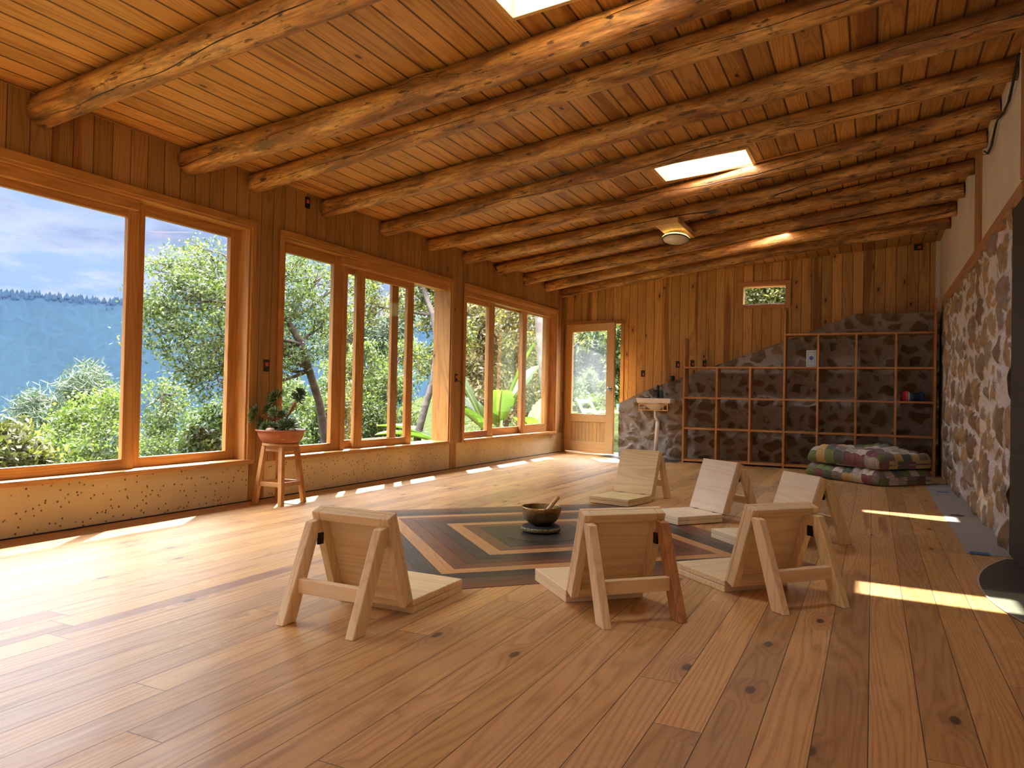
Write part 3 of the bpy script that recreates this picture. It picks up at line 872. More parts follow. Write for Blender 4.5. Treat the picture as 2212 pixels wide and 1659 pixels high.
# ------------------------------------------------------------------ stone relief walls
def relief(name, mat, L, H, step, cell, to_world, amp=0.04, seed=1, top=None, aspect=(1.25, 1.0), gapw=0.16, bulge=0.0, thick=0.3):
    """a grid L x H displaced by a warped cell pattern; to_world(u, v, d)"""
    rng = np.random.default_rng(seed)
    nu, nv = int(L / step) + 1, int(H / step) + 1
    U, V = np.meshgrid(np.linspace(0, L, nu), np.linspace(0, H, nv), indexing='ij')
    sx, sy = cell * aspect[0], cell * aspect[1]
    gx, gy = int(L / sx) + 4, int(H / sy) + 4
    pts = np.array([((i - 1.5 + rng.uniform(-.42, .42) + (j % 2) * .5) * sx, (j - 1.5 + rng.uniform(-.40, .40)) * sy) for i in range(gx) for j in range(gy)])
    # small filler stones
    extra = np.column_stack([rng.uniform(0, L, int(gx * gy * .35)), rng.uniform(0, H, int(gx * gy * .35))])
    pts = np.vstack([pts, extra])
    wgt = np.concatenate([rng.uniform(-.02, .02, gx * gy), rng.uniform(-.055, -.02, len(extra))])
    ids = rng.uniform(0, 1, len(pts))
    def wn(f, s):
        a = rng.uniform(0, 6.28, 8); k = rng.normal(0, f, (8, 2))
        r = np.zeros_like(U)
        for q in range(8):
            r += np.sin(k[q, 0] * U + k[q, 1] * V + a[q])
        return r * s / 8 ** .5
    UU = U + wn(18, .022) + wn(45, .007); VV = V + wn(18, .022) + wn(45, .007)
    D1 = np.full(U.shape, 9.0); D2 = np.full(U.shape, 9.0); ID = np.zeros(U.shape)
    for (px_, py_), w_, i_ in zip(pts, wgt, ids):
        m = (np.abs(UU - px_) < cell * 2.4) & (np.abs(VV - py_) < cell * 2.4)
        if not m.any(): continue
        d = np.sqrt(((UU[m] - px_) / aspect[0]) ** 2 + ((VV[m] - py_) / aspect[1]) ** 2) - w_
        d1, d2, idd = D1[m], D2[m], ID[m]
        new = d < d1
        d2 = np.where(new, d1, np.minimum(d2, d))
        idd = np.where(new, i_, idd)
        d1 = np.where(new, d, d1)
        D1[m], D2[m], ID[m] = d1, d2, idd
    e = np.clip((D2 - D1) / (cell * gapw * 2.2), 0, 1)
    prof = np.sqrt(np.clip((D2 - D1 - cell * gapw * .35) / (cell * .8), 0, 1))
    disp = prof * amp * (.6 + .8 * ID) + wn(60, .003) + wn(9, .006)
    if bulge: disp = disp + bulge * np.sin(np.clip(V / H, 0, 1) * math.pi)
    if top is not None:
        T = np.array([top(u) for u in U[:, 0]])[:, None]
        HI = V > T
        V = np.minimum(V, T)
    co = np.array([to_world(u, v, d) for u, v, d in zip(U.ravel(), V.ravel(), disp.ravel())])
    idx = np.arange(nu * nv).reshape(nu, nv)
    q = np.stack([idx[:-1, :-1], idx[1:, :-1], idx[1:, 1:], idx[:-1, 1:]], -1).reshape(-1, 4)
    if top is not None:
        keep = ~(HI[:-1, :-1] & HI[1:, :-1] & HI[1:, 1:] & HI[:-1, 1:]).ravel()
        q = q[keep]
    # back side: a skirt so that the wall has real depth
    bd = [idx[i, nv - 1] for i in range(nu)]
    n0 = len(co)
    back = np.array([to_world(U[i, nv - 1], V[i, nv - 1] + 0.0, -thick) for i in range(nu)])
    sk = [(bd[i], bd[i + 1], n0 + i + 1, n0 + i) for i in range(nu - 1)]
    co = np.vstack([co, back])
    n1 = len(co)
    for side in (0, nu - 1):
        bk = np.array([to_world(U[side, j], V[side, j], -thick) for j in range(nv)])
        n1 = len(co)
        co = np.vstack([co, bk])
        sk += [(idx[side, j], idx[side, j + 1], n1 + j + 1, n1 + j) for j in range(nv - 1)]
    faces = q.tolist() + sk
    me = bpy.data.meshes.new(name)
    me.from_pydata(co.tolist(), [], faces)
    pad = len(co) - nu * nv
    for an, arr in (('edge', e), ('sid', ID)):
        at_ = me.attributes.new(an, 'FLOAT', 'POINT')
        at_.data.foreach_set('value', np.concatenate([arr.ravel(), np.full(pad, .1)]).astype(np.float32))
    me.materials.append(mat)
    me.polygons.foreach_set('use_smooth', [True] * len(faces))
    me.update()
    o = bpy.data.objects.new(name, me)
    return link(o)

o = relief('stone_wall', M['stone_right'], 4.75, 2.05, 0.0155, 0.23, lambda u, v, d: (XR + .02 - d * 1.0, 9.95 - u, v), amp=0.055, seed=5, aspect=(1.45, 0.95), gapw=.20, thick=.12)
tag(o, 'rubble stone wall with thick whitish mortar along the right side of the room', 'stone wall')

# sloping ledge wall in front of the end wall
def ledge_top(u):
    x = -3.34 + u
    P = [(-3.34, .79), (-2.91, .985), (-2.32, 1.205), (-1.035, 1.665), (-.20, 2.005), (.75, 2.02)]
    for (a, za), (c, zb) in zip(P, P[1:]):
        if x <= c: return za + (zb - za) * (x - a) / (c - a)
    return P[-1][1]
o = relief('stone_ledge', M['stone_end'], 4.07, 2.0, 0.017, 0.19, lambda u, v, d: (-3.34 + u, 10.42 - d, v), amp=0.045, seed=11, top=ledge_top, aspect=(1.25, .95), gapw=.30, thick=.37)
tag(o, 'low grey rubble stone ledge rising to the right against the end wall', 'stone ledge')

# floor strip along the stone wall, hearth tiles
f = MB(); f.box((.508, 5.09, -.01), (XR + .02, 9.3, .003)); struct(f.build('trim_6', M['concrete']))
def arc_pts(x0, r, y0, y1, n):
    return [(2.29 - math.sqrt(max(0, r * r - (y - 4.15) ** 2)), y) for y in [y0 + (y1 - y0) * i / n for i in range(n + 1)]]
for nm, (ya, yb), mt, zt in (('trim_7', (4.13, 5.02), 'slate', .004), ('trim_8', (2.6, 4.13), 'slate_light', .004)):
    f = MB()
    P = arc_pts(0, 1.815, ya, yb, 24)
    n0 = f.addv([(x, y, zt) for x, y in P] + [(XR2, y, zt) for x, y in P])
    k = len(P)
    for i in range(k - 1): f.face((n0 + i, n0 + k + i, n0 + k + i + 1, n0 + i + 1))
    struct(f.build(nm, M[mt]))
f = MB()
P = arc_pts(0, 1.823, 2.6, 5.03, 40); P2 = arc_pts(0, 1.813, 2.6, 5.03, 40)
n0 = f.addv([(x, y, .005) for x, y in P] + [(x, y, .005) for x, y in P2]); k = len(P)
for i in range(k - 1): f.face((n0 + i, n0 + k + i, n0 + k + i + 1, n0 + i + 1))
struct(f.build('trim_9', M['grout']))
# slate tiles by the door
f = MB(); n0 = f.addv([(-3.55, 10.75, .003), (-3.62, 10.33, .003), (-3.2, 9.98, .003), (-2.38, 9.98, .003), (-2.38, 10.42, .003), (-3.34, 10.42, .003), (-3.34, 10.75, .003)])
f.face([n0 + i for i in range(7)]); struct(f.build('trim_10', M['slate']))

# floor vents and marks in the strip
def vent(x, y, r, mat, label):
    f = MB(); f.lathe([(0, .003), (r, .003), (r, .006), (r * .85, .0068), (0, .0068)], 28)
    o = f.build('floor_vent', mat, None, loc=(x, y, 0)); tag(o, label, 'vent')
    g = MB()
    for i in range(-3, 4):
        h_ = math.sqrt(max(0, (.8 * r) ** 2 - (i * r * .22) ** 2))
        g.box((i * r * .22 - .004, -h_, .0066), (i * r * .22 + .004, h_, .0082))
    g.build('slot', M['blackbox'], o)
vent(.602, 6.73, .055, M['steel'], 'round steel vent in the concrete strip, in the sun patch by the stone wall')
for (x, y, lab) in ((.63, 8.44, 'piece of blue tape on the concrete strip beside the quilts'), (.575, 5.115, 'piece of blue tape at the near end of the concrete strip')):
    f = MB(); f.box((x - .05, y - .04, .003), (x + .05, y + .04, .0046))
    tag(f.build('tape_patch', M['blue_tape']), lab, 'tape')

# ------------------------------------------------------------------ log beams
BEAMS = [(1.55, 1.65, 0.0, .09), (2.63, 2.44, 0.0, .092), (3.65, 3.235, .09, .088), (4.27, 3.717, .03, .074), (5.10, 4.43, .08, .076), (5.98, 5.21, -.04, .070),
         (6.82, 5.86, .15, .070), (7.61, 6.50, .15, .073), (8.43, 7.25, .05, .073), (9.28, 8.0, -.03, .073), (10.03, 8.72, -.15, .076), (10.66, 9.36, -.10, .074)]
BL = [None, 'nearest log beam, cut by the top left corner of the view', 'big knotty pale log beam just past the near skylight', 'darker log beam behind the big knotty one, third from the front',
      'fourth log beam from the front, with one dark knot at mid length', 'fifth log beam, hiding the far edge of the middle skylight', 'log beam lit bright beneath the middle skylight',
      'log beam just past the middle skylight, above the round ceiling lamp', 'log beam directly behind the round ceiling lamp', 'log beam just in front of the one with a sunlit patch',
      'log beam with a bright sunlit patch near the end wall', 'last log beam, tight against the wooden end wall']
rnd = random.Random(4)
for i, (yl, yr, bow, r0) in enumerate(BEAMS):
    if i == 0: continue
    xr = XR - 0.005 if i > 4 else XR2 if i < 3 else XR2
    A = Vector((XL - .0, yl, zc(XL) - r0)); Bp = Vector((XR, yr, zc(XR) - r0))
    dr = (Bp - A)
    tot = dr.length
    ang = math.atan2(dr.y, dr.x)
    ext = 1.0 if i > 4 else (XR2 - XL) / (XR - XL)
    if i == 4: ext = (XR2 - XL) / (XR - XL)
    f = MB(); f.smooth = True
    N, S = 90, 30
    ph = [rnd.uniform(0, 6.28) for _ in range(10)]
    rings = []
    Lt = tot * ext
    knots_ = [(rnd.uniform(.2, Lt - .2), rnd.uniform(0, 6.28), rnd.uniform(.004, .011)) for _ in range(7)]
    slope = math.atan2(dr.z, math.hypot(dr.x, dr.y))
    for j in range(N + 1):
        s = j / N * Lt
        tt = s / tot
        yo = 4 * bow * tt * (1 - tt)
        rr = r0 * (1.0 + .025 * math.sin(1.3 * s + ph[0]) + .015 * math.sin(3.1 * s + ph[1])) * (1 - .05 * s / Lt)
        zo = .006 * math.sin(.9 * s + ph[3])
        ring = []
        for k in range(S):
            a_ = 2 * math.pi * k / S
            q = rr * (1 + .035 * math.sin(2 * a_ + ph[4] + .5 * s) + .02 * math.sin(5 * a_ + ph[5] + 2 * s) + .012 * math.sin(9 * a_ + 4.3 * s + ph[6]))
            for (ks, ka, kh) in knots_:
                dd = ((s - ks) / .07) ** 2 + (math.atan2(math.sin(a_ - ka), math.cos(a_ - ka)) * rr / .05) ** 2
                if dd < 6: q += kh * math.exp(-dd)
            ring.append((s, yo + q * math.cos(a_), zo + q * math.sin(a_)))
        rings.append(f.addv(ring))
    for j in range(N):
        for k in range(S):
            k2 = (k + 1) % S
            f.face((rings[j] + k, rings[j] + k2, rings[j + 1] + k2, rings[j + 1] + k))
    f.smooth = False
    f.face([rings[0] + k for k in reversed(range(S))]); f.face([rings[-1] + k for k in range(S)])
    o = f.build('log_beam', M['log'])
    o.location = A
    o.rotation_euler = Euler((0, -slope, ang), 'XYZ')
    tag(o, BL[i], 'beam', 'log beams under the ceiling')

# conduit batten along the beam by the middle skylight
f = MB(); 
f.bar((-1.9, 6.40, zc(-1.9) - .009), (.0, 6.10, zc(0) - .009), .012, .014)
tag(f.build('wood_batten', M['frame_x'], None, .002), 'thin wooden batten running along the log lit by the skylight', 'batten')

# ------------------------------------------------------------------ floor chairs
def make_chair():
    root = empty('floor_chair')
    w = .183
    f = MB(); f.box((-w, 0, .0), (w, .392, .028)); f.box((-w, .0, .0285), (w, .392, .056))
    f.build('seat', M['pale_x'], root, .0035)
    # backrest: frame with inset panel, leaning back
    lean = math.radians(19.5)
    fy = lambda s, d: -s * math.sin(lean) - d * math.cos(lean)     # s up the panel, d into thickness (backwards)
    fz = lambda s, d: .057 + s * math.cos(lean) - d * math.sin(lean)
    def slab(f, x0, x1, s0, s1, d0, d1):
        f.hexa([(x0, fy(s0, d1), fz(s0, d1)), (x1, fy(s0, d1), fz(s0, d1)), (x1, fy(s0, d0), fz(s0, d0)), (x0, fy(s0, d0), fz(s0, d0)),
                (x0, fy(s1, d1), fz(s1, d1)), (x1, fy(s1, d1), fz(s1, d1)), (x1, fy(s1, d0), fz(s1, d0)), (x0, fy(s1, d0), fz(s1, d0))])
    Hs, T = .385, .062
    f = MB(); slab(f, -w, w, 0.0, Hs, 0, .018); f.build('backrest', M['pale_x'], root, .003)
    f = MB(); slab(f, -w, -w + .036, 0.0, Hs, .0185, T); f.build('back_stile', M['pale_z'], root, .003)
    f = MB(); slab(f, w - .036, w, 0.0, Hs, .0185, T); f.build('back_stile', M['pale_z'], root, .003)
    f = MB(); slab(f, -w + .036, w - .036, Hs - .036, Hs, .0185, T); f.build('back_rail', M['pale_x'], root, .003)
    f = MB(); slab(f, -w + .036, w - .036, 0.0, .036, .0185, T); f.build('back_rail', M['pale_x'], root, .003)
    # legs
    top = Vector((0, fy(Hs - .045, T + .026), fz(Hs - .045, T + .026)))
    foot = Vector((0, -.338, 0))
    d = (foot - top).normalized()
    for s in (-1, 1):
        f = MB()
        hw, hd = .0185, .034
        x = s * (w - hw - .002)
        yb = hd / abs(d.z)
        t0 = top - d * .02
        f.hexa([(x - hw, foot.y - yb, 0), (x + hw, foot.y - yb, 0), (x + hw, foot.y + yb, 0), (x - hw, foot.y + yb, 0),
                (x - hw, t0.y - yb * .9, t0.z), (x + hw, t0.y - yb * .9, t0.z), (x + hw, t0.y + yb * .72, t0.z + .006), (x - hw, t0.y + yb * .72, t0.z + .006)])
        f.build('leg', M['pale_z'], root, .004)
    f = MB()
    k = (.135 - top.z) / (foot.z - top.z)
    yy = top.y + (foot.y - top.y) * k
    f.box((-w + .039, yy - .016, .108), (w - .039, yy + .016, .162))
    f.build('stretcher', M['pale_x'], root, .003)
    for s in (-1, 1):
        f = MB()
        x = s * (w - .04)
        f.box((x - .004, top.y + .005, top.z - .075), (x + .004, top.y + .035, top.z - .03))
        f.build('hinge', M['hinge'], root)
        f = MB(); x = s * (w - .08); f.box((x - .022, -.004, .0565), (x + .022, .012, .0585)); f.build('hinge', M['hinge'], root)
    return root
CH = [((-1.812, 2.477), (0.0, 1.0), 'pale wooden floor chair seen from behind, nearest the windows, oval knot in its back panel'),
      ((-1.028, 3.058), (-.69, .72), 'pale floor chair seen from behind, in the middle, with one reddish brown rear leg'),
      ((-.472, 3.589), (-.742, .67), 'pale floor chair seen from behind, right-hand one of the three nearest'),
      ((-1.83, 6.11), (-.21, -.98), 'pale floor chair farthest back, its front to the viewer, dark knots on the backrest'),
      ((-1.09, 5.49), (-.62, -.78), 'pale floor chair facing the viewer, between the farthest chair and the rightmost one'),
      ((-.496, 4.90), (-.754, -.657), 'very white floor chair facing the windows, right behind the rightmost near chair')]
proto = make_chair()
for i, ((x, y), (dx, dy), lab) in enumerate(CH):
    c = proto if i == 0 else copy_tree(proto)
    c.location = (x, y, .0015 if i not in (0,) else .0)
    c.location.z = .0045 if i in (3, 4) else .0
    c.rotation_euler = (0, 0, math.atan2(dy, dx) - math.pi / 2)
    tag(c, lab, 'floor chair', 'floor chairs around the inlay')
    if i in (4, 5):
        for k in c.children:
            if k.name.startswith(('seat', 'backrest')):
                k.data = k.data.copy(); k.data.materials[0] = M['lit_pale_x']
    if i == 1:
        legs = [k for k in c.children if k.name.startswith('leg')]
        lg = max(legs, key=lambda k: sum(v.co.x for v in k.data.vertices))
        lg.data = lg.data.copy(); lg.data.materials[0] = M['red_z']; lg['label'] = 'reddish brown rear leg'

# ------------------------------------------------------------------ singing bowl set
BX, BY = -1.905, 4.36
f = MB(); f.smooth = True
f.lathe([(0, .0), (.105, .0), (.122, .008), (.126, .022), (.122, .036), (.105, .044), (.06, .040), (0, .038)], 48)
o = f.build('ring_cushion', M['cushion'], None, loc=(BX, BY, .0036)); tag(o, 'round dark cushion with a gold band under the singing bowl', 'cushion')
f = MB(); f.smooth = True
f.lathe([(.1225, .010), (.1272, .015), (.1278, .022), (.1272, .030), (.1225, .034)], 48); f.build('gold_band', M['band'], o)
f = MB(); f.smooth = True
f.lathe([(0, .0), (.045, .001), (.075, .010), (.103, .034), (.120, .066), (.128, .098), (.130, .112), (.1285, .120), (.124, .1205), (.1215, .116), (.121, .098), (.113, .068), (.097, .038), (.07, .016), (.04, .008), (0, .007)], 56)
o = f.build('singing_bowl', M['bronze'], None, loc=(BX, BY, .046)); tag(o, 'bronze singing bowl on a cushion in the middle of the floor inlay', 'singing bowl')
f = MB(); f.smooth = True
p0, p1 = Vector((-.012, -.03, .062)), Vector((.108, .03, .235))
pts = [p0.lerp(p1, t_) for t_ in (0, .03, .15, .35, .5, .7, .85, .97, 1)]
f.tube(pts, [.006, .013, .0165, .0150, .0135, .0135, .0135, .0125, .006], 18)
o = f.build('bowl_mallet', M['mallet'], None, loc=(BX, BY, 0)); tag(o, 'turned wooden mallet leaning inside the singing bowl', 'mallet')

# ------------------------------------------------------------------ stool with planter
SX, SY = -4.13, 4.372
st = empty('wooden_stool', (SX, SY, 0), math.radians(2))
tag(st, 'small four-legged wooden stool carrying the planter between two windows', 'stool')
f = MB(); f.lathe([(0, .446), (.136, .446), (.140, .452), (.140, .462), (.134, .468), (0, .468)], 40); f.build('stool_top', M['stool_x'], st)
for sx in (-1, 1):
    for sy in (-1, 1):
        f = MB()
        f.hexa([(sx * .128 - .018, sy * .128 - .018, 0), (sx * .128 + .018, sy * .128 - .018, 0), (sx * .128 + .018, sy * .128 + .018, 0), (sx * .128 - .018, sy * .128 + .018, 0),
                (sx * .083 - .018, sy * .083 - .018, .446), (sx * .083 + .018, sy * .083 - .018, .446), (sx * .083 + .018, sy * .083 + .018, .446), (sx * .083 - .018, sy * .083 + .018, .446)])
        f.build('leg', M['stool'], st, .003)
for (a_, b_) in (((-1, -1), (1, -1)), ((1, -1), (1, 1)), ((1, 1), (-1, 1)), ((-1, 1), (-1, -1))):
    f = MB(); q = .112; q2 = .086
    f.bar((a_[0] * q, a_[1] * q, .155), (b_[0] * q, b_[1] * q, .155), .018, .034); f.build('stretcher', M['stool_x'], st, .002)
    f = MB(); f.bar((a_[0] * q2, a_[1] * q2, .425), (b_[0] * q2, b_[1] * q2, .425), .018, .040); f.build('apron', M['stool_x'], st, .002)

pl = empty('potted_succulent', (SX, SY, .468))
tag(pl, 'shallow terracotta bowl planted with long-stemmed green rosette succulents on the stool', 'potted plant')
f = MB(); f.smooth = True
f.lathe([(0, 0), (.130, 0), (.140, .006), (.158, .030), (.170, .060), (.176, .088), (.190, .094), (.190, .101), (.180, .103), (.168, .096), (.160, .085), (.150, .076)], 56,
        wob=lambda a, z: (.012 * math.sin(a * 6.28 * 2 + 1) if z > .08 else 0))
f.build('terracotta_bowl', M['terracotta'], pl)
f = MB(); f.smooth = True; f.lathe([(.152, .078), (.12, .088), (.06, .094), (0, .096)], 32); f.build('soil', M['soil'], pl)
f = MB(); f.smooth = True
f.tube([(-.168, -.04, .09), (-.205, -.05, .115), (-.215, -.05, .145), (-.20, -.05, .165)], .007, 8); f.build('bowl_handle', M['terracotta'], pl)

def rosette(c, r, nrm, seed, flat=.35, n=46):
    rr = random.Random(seed)
    nrm = Vector(nrm).normalized()
    q = nrm.to_track_quat('Z', 'Y')
    f = MB(); f.smooth = True
    for i in range(n):
        a_ = i * 2.39996
        k = (i + 1) / n
        el = math.radians(82 - 80 * k ** .8 + rr.uniform(-5, 5))
        ln = r * (.42 + .58 * k)
        wd = r * .15 * (.6 + .5 * k)
        d = Vector((math.cos(a_) * math.cos(el), math.sin(a_) * math.cos(el), math.sin(el)))
        s = Vector((-math.sin(a_), math.cos(a_), 0))
        up = s.cross(d) * -1
        base = Vector((0, 0, r * .10 * (1 - k)))
        P = []
        for (tt, ww, th) in ((0, .35, .5), (.45, .9, .9), (.80, 1.0, .7), (1.0, .05, .1)):
            cpt = base + d * ln * tt - up * ln * .10 * math.sin(tt * 3.1)
            P.append([cpt - s * wd * ww, cpt - up * wd * .35 * th, cpt + s * wd * ww, cpt + up * wd * .30 * th])
        ids = [f.addv([q @ p for p in ring]) for ring in P]
        for j in range(3):
            for m_ in range(4):
                m2 = (m_ + 1) % 4
                f.face((ids[j] + m_, ids[j] + m2, ids[j + 1] + m2, ids[j + 1] + m_))
    return f.build('rosette', M['succulent'], pl, loc=Vector(c))
ROS = [((-.175, -.10, .215), .085, (-.6, -.6, .3), 1), ((-.10, .03, .345), .082, (-.2, -.75, .5), 2), ((-.135, .0, .255), .06, (-.3, -.6, .5), 3), ((.125, .03, .345), .062, (.55, -.1, .65), 4),
       ((.155, .03, .385), .055, (.6, -.1, .55), 5), ((-.03, -.05, .235), .055, (.1, -.7, .5), 6), ((.02, -.02, .215), .048, (.4, -.5, .7), 7), ((-.055, -.11, .125), .058, (-.2, -.8, .5), 8),
       ((-.13, -.09, .150), .060, (-.7, -.5, .4), 9), ((.07, -.05, .135), .075, (.2, -.5, .8), 10), ((.115, -.03, .14), .070, (.5, -.3, .8), 11), ((.02, .05, .14), .07, (0, -.2, .9), 12), ((.0, -.10, .13), .045, (.1, -.6, .7), 13)]
for (c, r_, n_, s_) in ROS: rosette(c, r_ * 1.15, n_, s_)
STM = [[(-.07, 0, .09), (-.11, -.04, .14), (-.16, -.085, .20)], [(-.06, .0, .09), (-.09, .02, .18), (-.085, .03, .26), (-.098, .03, .335)], [(.0, 0, .09), (.05, .01, .20), (.085, .02, .28), (.12, .03, .335)],
       [(.01, .02, .09), (.03, .02, .19), (.09, .03, .27), (.148, .03, .375)], [(-.02, 0, .1), (-.06, -.03, .15), (-.05, -.04, .19), (-.03, -.045, .225)], [(.0, 0, .1), (-.03, -.05, .155), (.03, -.03, .18), (.02, -.02, .21)], [(-.05, 0, .1), (-.1, .0, .16), (-.13, 0, .24)]]
for s_ in STM:
    f = MB(); f.smooth = True; f.tube(s_, .0075, 8); f.build('stem', M['stem'], pl)
def pebble(c, r, sc_, mat, lab):
    bm = bmesh.new(); bmesh.ops.create_icosphere(bm, subdivisions=3, radius=r)
    rr = random.Random(int(c[0] * 1000))
    p_ = [rr.uniform(0, 6) for _ in range(3)]
    for v in bm.verts:
        v.co *= 1 + .08 * math.sin(v.co.x * 60 + p_[0]) + .06 * math.sin(v.co.y * 70 + p_[1])
        v.co.x *= sc_[0]; v.co.y *= sc_[1]; v.co.z *= sc_[2]
    me = bpy.data.meshes.new('pebble'); bm.to_mesh(me); bm.free()
    me.polygons.foreach_set('use_smooth', [True] * len(me.polygons))
    me.materials.append(mat)
    o = link(bpy.data.objects.new('pebble', me)); o.location = (SX + c[0], SY + c[1], .468 + c[2]); tag(o, lab, 'stone', 'stones in the planter')
pebble((.015, -.135, .105), .028, (1.5, .9, .6), M['pebble_a'], 'flat tan stone lying on the rim edge of the terracotta planter')
pebble((-.01, -.105, .122), .024, (1, 1, 1), M['pebble_b'], 'round grey stone in the middle of the terracotta planter')
pebble((.15, -.05, .108), .026, (1.6, 1.0, .6), M['pebble_b'], 'reddish grey stone at the right end of the terracotta planter')
pebble((-.135, -.07, .100), .020, (1.0, .9, .7), M['pebble_a'], 'small tan stone at the left end of the terracotta planter')

# ------------------------------------------------------------------ cubby shelf
cs = empty('cubby_shelf', (0, 10.1, 0))
tag(cs, 'open wooden cubby shelf without a back, stepped higher on the right, before the stone ledge', 'shelf')
T_, DP = .026, .24
ups = [(-2.325, 1.70), (-1.885, 1.305), (-1.455, 1.305), (-1.03, 2.055), (-.63, 1.735), (-.19, 1.735), (.25, 1.735), (.665, 2.13)]
for (x, h_) in ups:
    f = MB(); f.box((x - T_ / 2, 0, 0 if x in (-2.325, -1.03, .665) else .047), (x + T_ / 2, DP, h_)); f.build('upright', M['shelf_z'], cs, .002)
for z in (.035, .467, .884, 1.297):
    f = MB(); f.box((-2.325 + T_ / 2, .002, z - .012), (-1.03 - T_ / 2, DP - .002, z + .012)); f.build('shelf_board', M['shelf_x'], cs, .002)
for z in (.035, .467, .884, 1.297, 1.725):
    f = MB(); f.box((-1.03 + T_ / 2, .002, z - .012), (.665 - T_ / 2, DP - .002, z + .012)); f.build('shelf_board', M['shelf_x'], cs, .002)
# booklet
bk = empty('booklet', (-.715, 10.19, 1.311), math.radians(6))
tag(bk, 'pale blue booklet with a blue emblem standing in the top row of the shelf', 'booklet')
M['paper'] = plain('pale_blue_card', (0.52, 0.62, 0.70), .5)
M['inkblue'] = plain('blue_ink', (.05, .09, .28), .5)
f = MB(); f.box((-.06, -.008, 0), (.06, .008, .215)); f.build('cover', M['paper'], bk, .001)
f = MB()
for (x0, x1, z0, z1) in ((-.042, .042, .022, .025), (-.042, .042, .190, .193), (-.042, -.039, .025, .190), (.039, .042, .025, .190)): f.box((x0, -.0092, z0), (x1, -.008, z1))
f.build('border_line', M['inkblue'], bk)
f = MB()
P = [(0, .150), (.008, .133), (.020, .138), (.017, .124), (.032, .118), (.020, .106), (.022, .094), (.008, .096), (.003, .080), (-.003, .080), (-.008, .096), (-.022, .094), (-.020, .106), (-.032, .118), (-.017, .124), (-.020, .138), (-.008, .133)]
n0 = f.addv([(x, -.0094, z) for x, z in P]); f.face([n0 + i for i in range(len(P))]); f.build('emblem', M['inkblue'], bk)
f = MB(); f.bar((-.055, -.0096, .062), (.055, -.0096, .070), .0015, .002, up=(0, 1, 0)); f.build('line', M['inkblue'], bk)

# ------------------------------------------------------------------ folded textiles
def quilt_mat():
    m, t = new_mat('patchwork_cloth')
    uv = t('ShaderNodeTexCoord').outputs['UV']
    u, v, _ = t.sep(uv)
    iu = t.m('FLOOR', t.m('DIVIDE', u, .135)); iv = t.m('FLOOR', t.m('DIVIDE', v, .125))
    fu = t.m('FRACT', t.m('DIVIDE', u, .135)); fv = t.m('FRACT', t.m('DIVIDE', v, .125))
    orand = t('ShaderNodeObjectInfo').outputs['Random']
    r = t('ShaderNodeTexWhiteNoise', {'Vector': t.vec(iu, iv, t.m('MULTIPLY', orand, 9.0))}, noise_dimensions='3D').outputs['Value']
    nd = t('ShaderNodeValToRGB', [r]); cr = nd.color_ramp; cr.interpolation = 'CONSTANT'
    cols = [(0.0, (.60, .56, .50)), (.17, (.16, .022, .055)), (.30, (.115, .19, .025)), (.44, (.55, .38, .11)), (.57, (.028, .065, .062)), (.69, (.17, .15, .14)), (.82, (.50, .47, .43)), (.92, (.58, .54, .48))]
    while len(cr.elements) < len(cols): cr.elements.new(.5)
    for e, (p, c) in zip(cr.elements, cols): e.position = p; e.color = (*c, 1)
    col = nd.outputs[0]
    # plaid on the palest patches
    pl1 = t.m('LESS_THAN', t.m('FRACT', t.m('MULTIPLY', u, 55.0)), .38)
    pl2 = t.m('LESS_THAN', t.m('FRACT', t.m('MULTIPLY', v, 55.0)), .38)
    pm = t.m('MULTIPLY', t.m('ADD', pl1, pl2), .42)
    plaid = t.m('GREATER_THAN', r, .82)
    col = t.mix(t.m('MULTIPLY', pm, plaid), col, (.09, .075, .085))
    n = t.noise(t.vec(u, v, 0.0), 160.0, 3.0, .7)
    col = t.mix(t.mr(n, .35, .7, 0, .35), col, (.62, .58, .52))
    ed = t.m('MINIMUM', t.m('MINIMUM', fu, t.m('SUBTRACT', 1.0, fu)), t.m('MINIMUM', fv, t.m('SUBTRACT', 1.0, fv)))
    h_ = t.m('ADD', t.mr(ed, 0, .06), t.m('MULTIPLY', n, .15))
    n2 = t.noise(t.vec(t.m('MULTIPLY', u, 2.0), v, 0.0), 16.0, 3.0, .6)
    h_ = t.m('ADD', h_, t.m('MULTIPLY', n2, 1.3))
    bump = t('ShaderNodeBump', {'Height': h_, 'Strength': 1.0, 'Distance': .006}).outputs[0]
    finish(t, Base_Color=col, Roughness=.9, Normal=bump)
    return m
M['quilt'] = quilt_mat()
def serape_mat():
    m, t = new_mat('striped_blanket_cloth')
    uv = t('ShaderNodeTexCoord').outputs['UV']
    u, v, _ = t.sep(uv)
    s = t.m('FRACT', t.m('ADD', t.m('MULTIPLY', u, 3.6), .28))
    nd = t('ShaderNodeValToRGB', [s]); cr = nd.color_ramp
    cols = [(0.0, (.008, .012, .03)), (.16, (.012, .04, .15)), (.27, (.012, .02, .05)), (.285, (.65, .65, .62)), (.30, (.01, .01, .015)), (.38, (.12, .008, .015)), (.52, (.55, .02, .035)), (.60, (.70, .12, .12)), (.615, (.02, .02, .02)), (.64, (.60, .66, .70)), (.70, (.03, .12, .25)), (.85, (.01, .02, .02)), (1.0, (.008, .012, .03))]
    while len(cr.elements) < len(cols): cr.elements.new(.5)
    for e, (p, c) in zip(cr.elements, cols): e.position = p; e.color = (*c, 1)
    finish(t, Base_Color=nd.outputs[0], Roughness=.9)
    return m
M['serape'] = serape_mat()

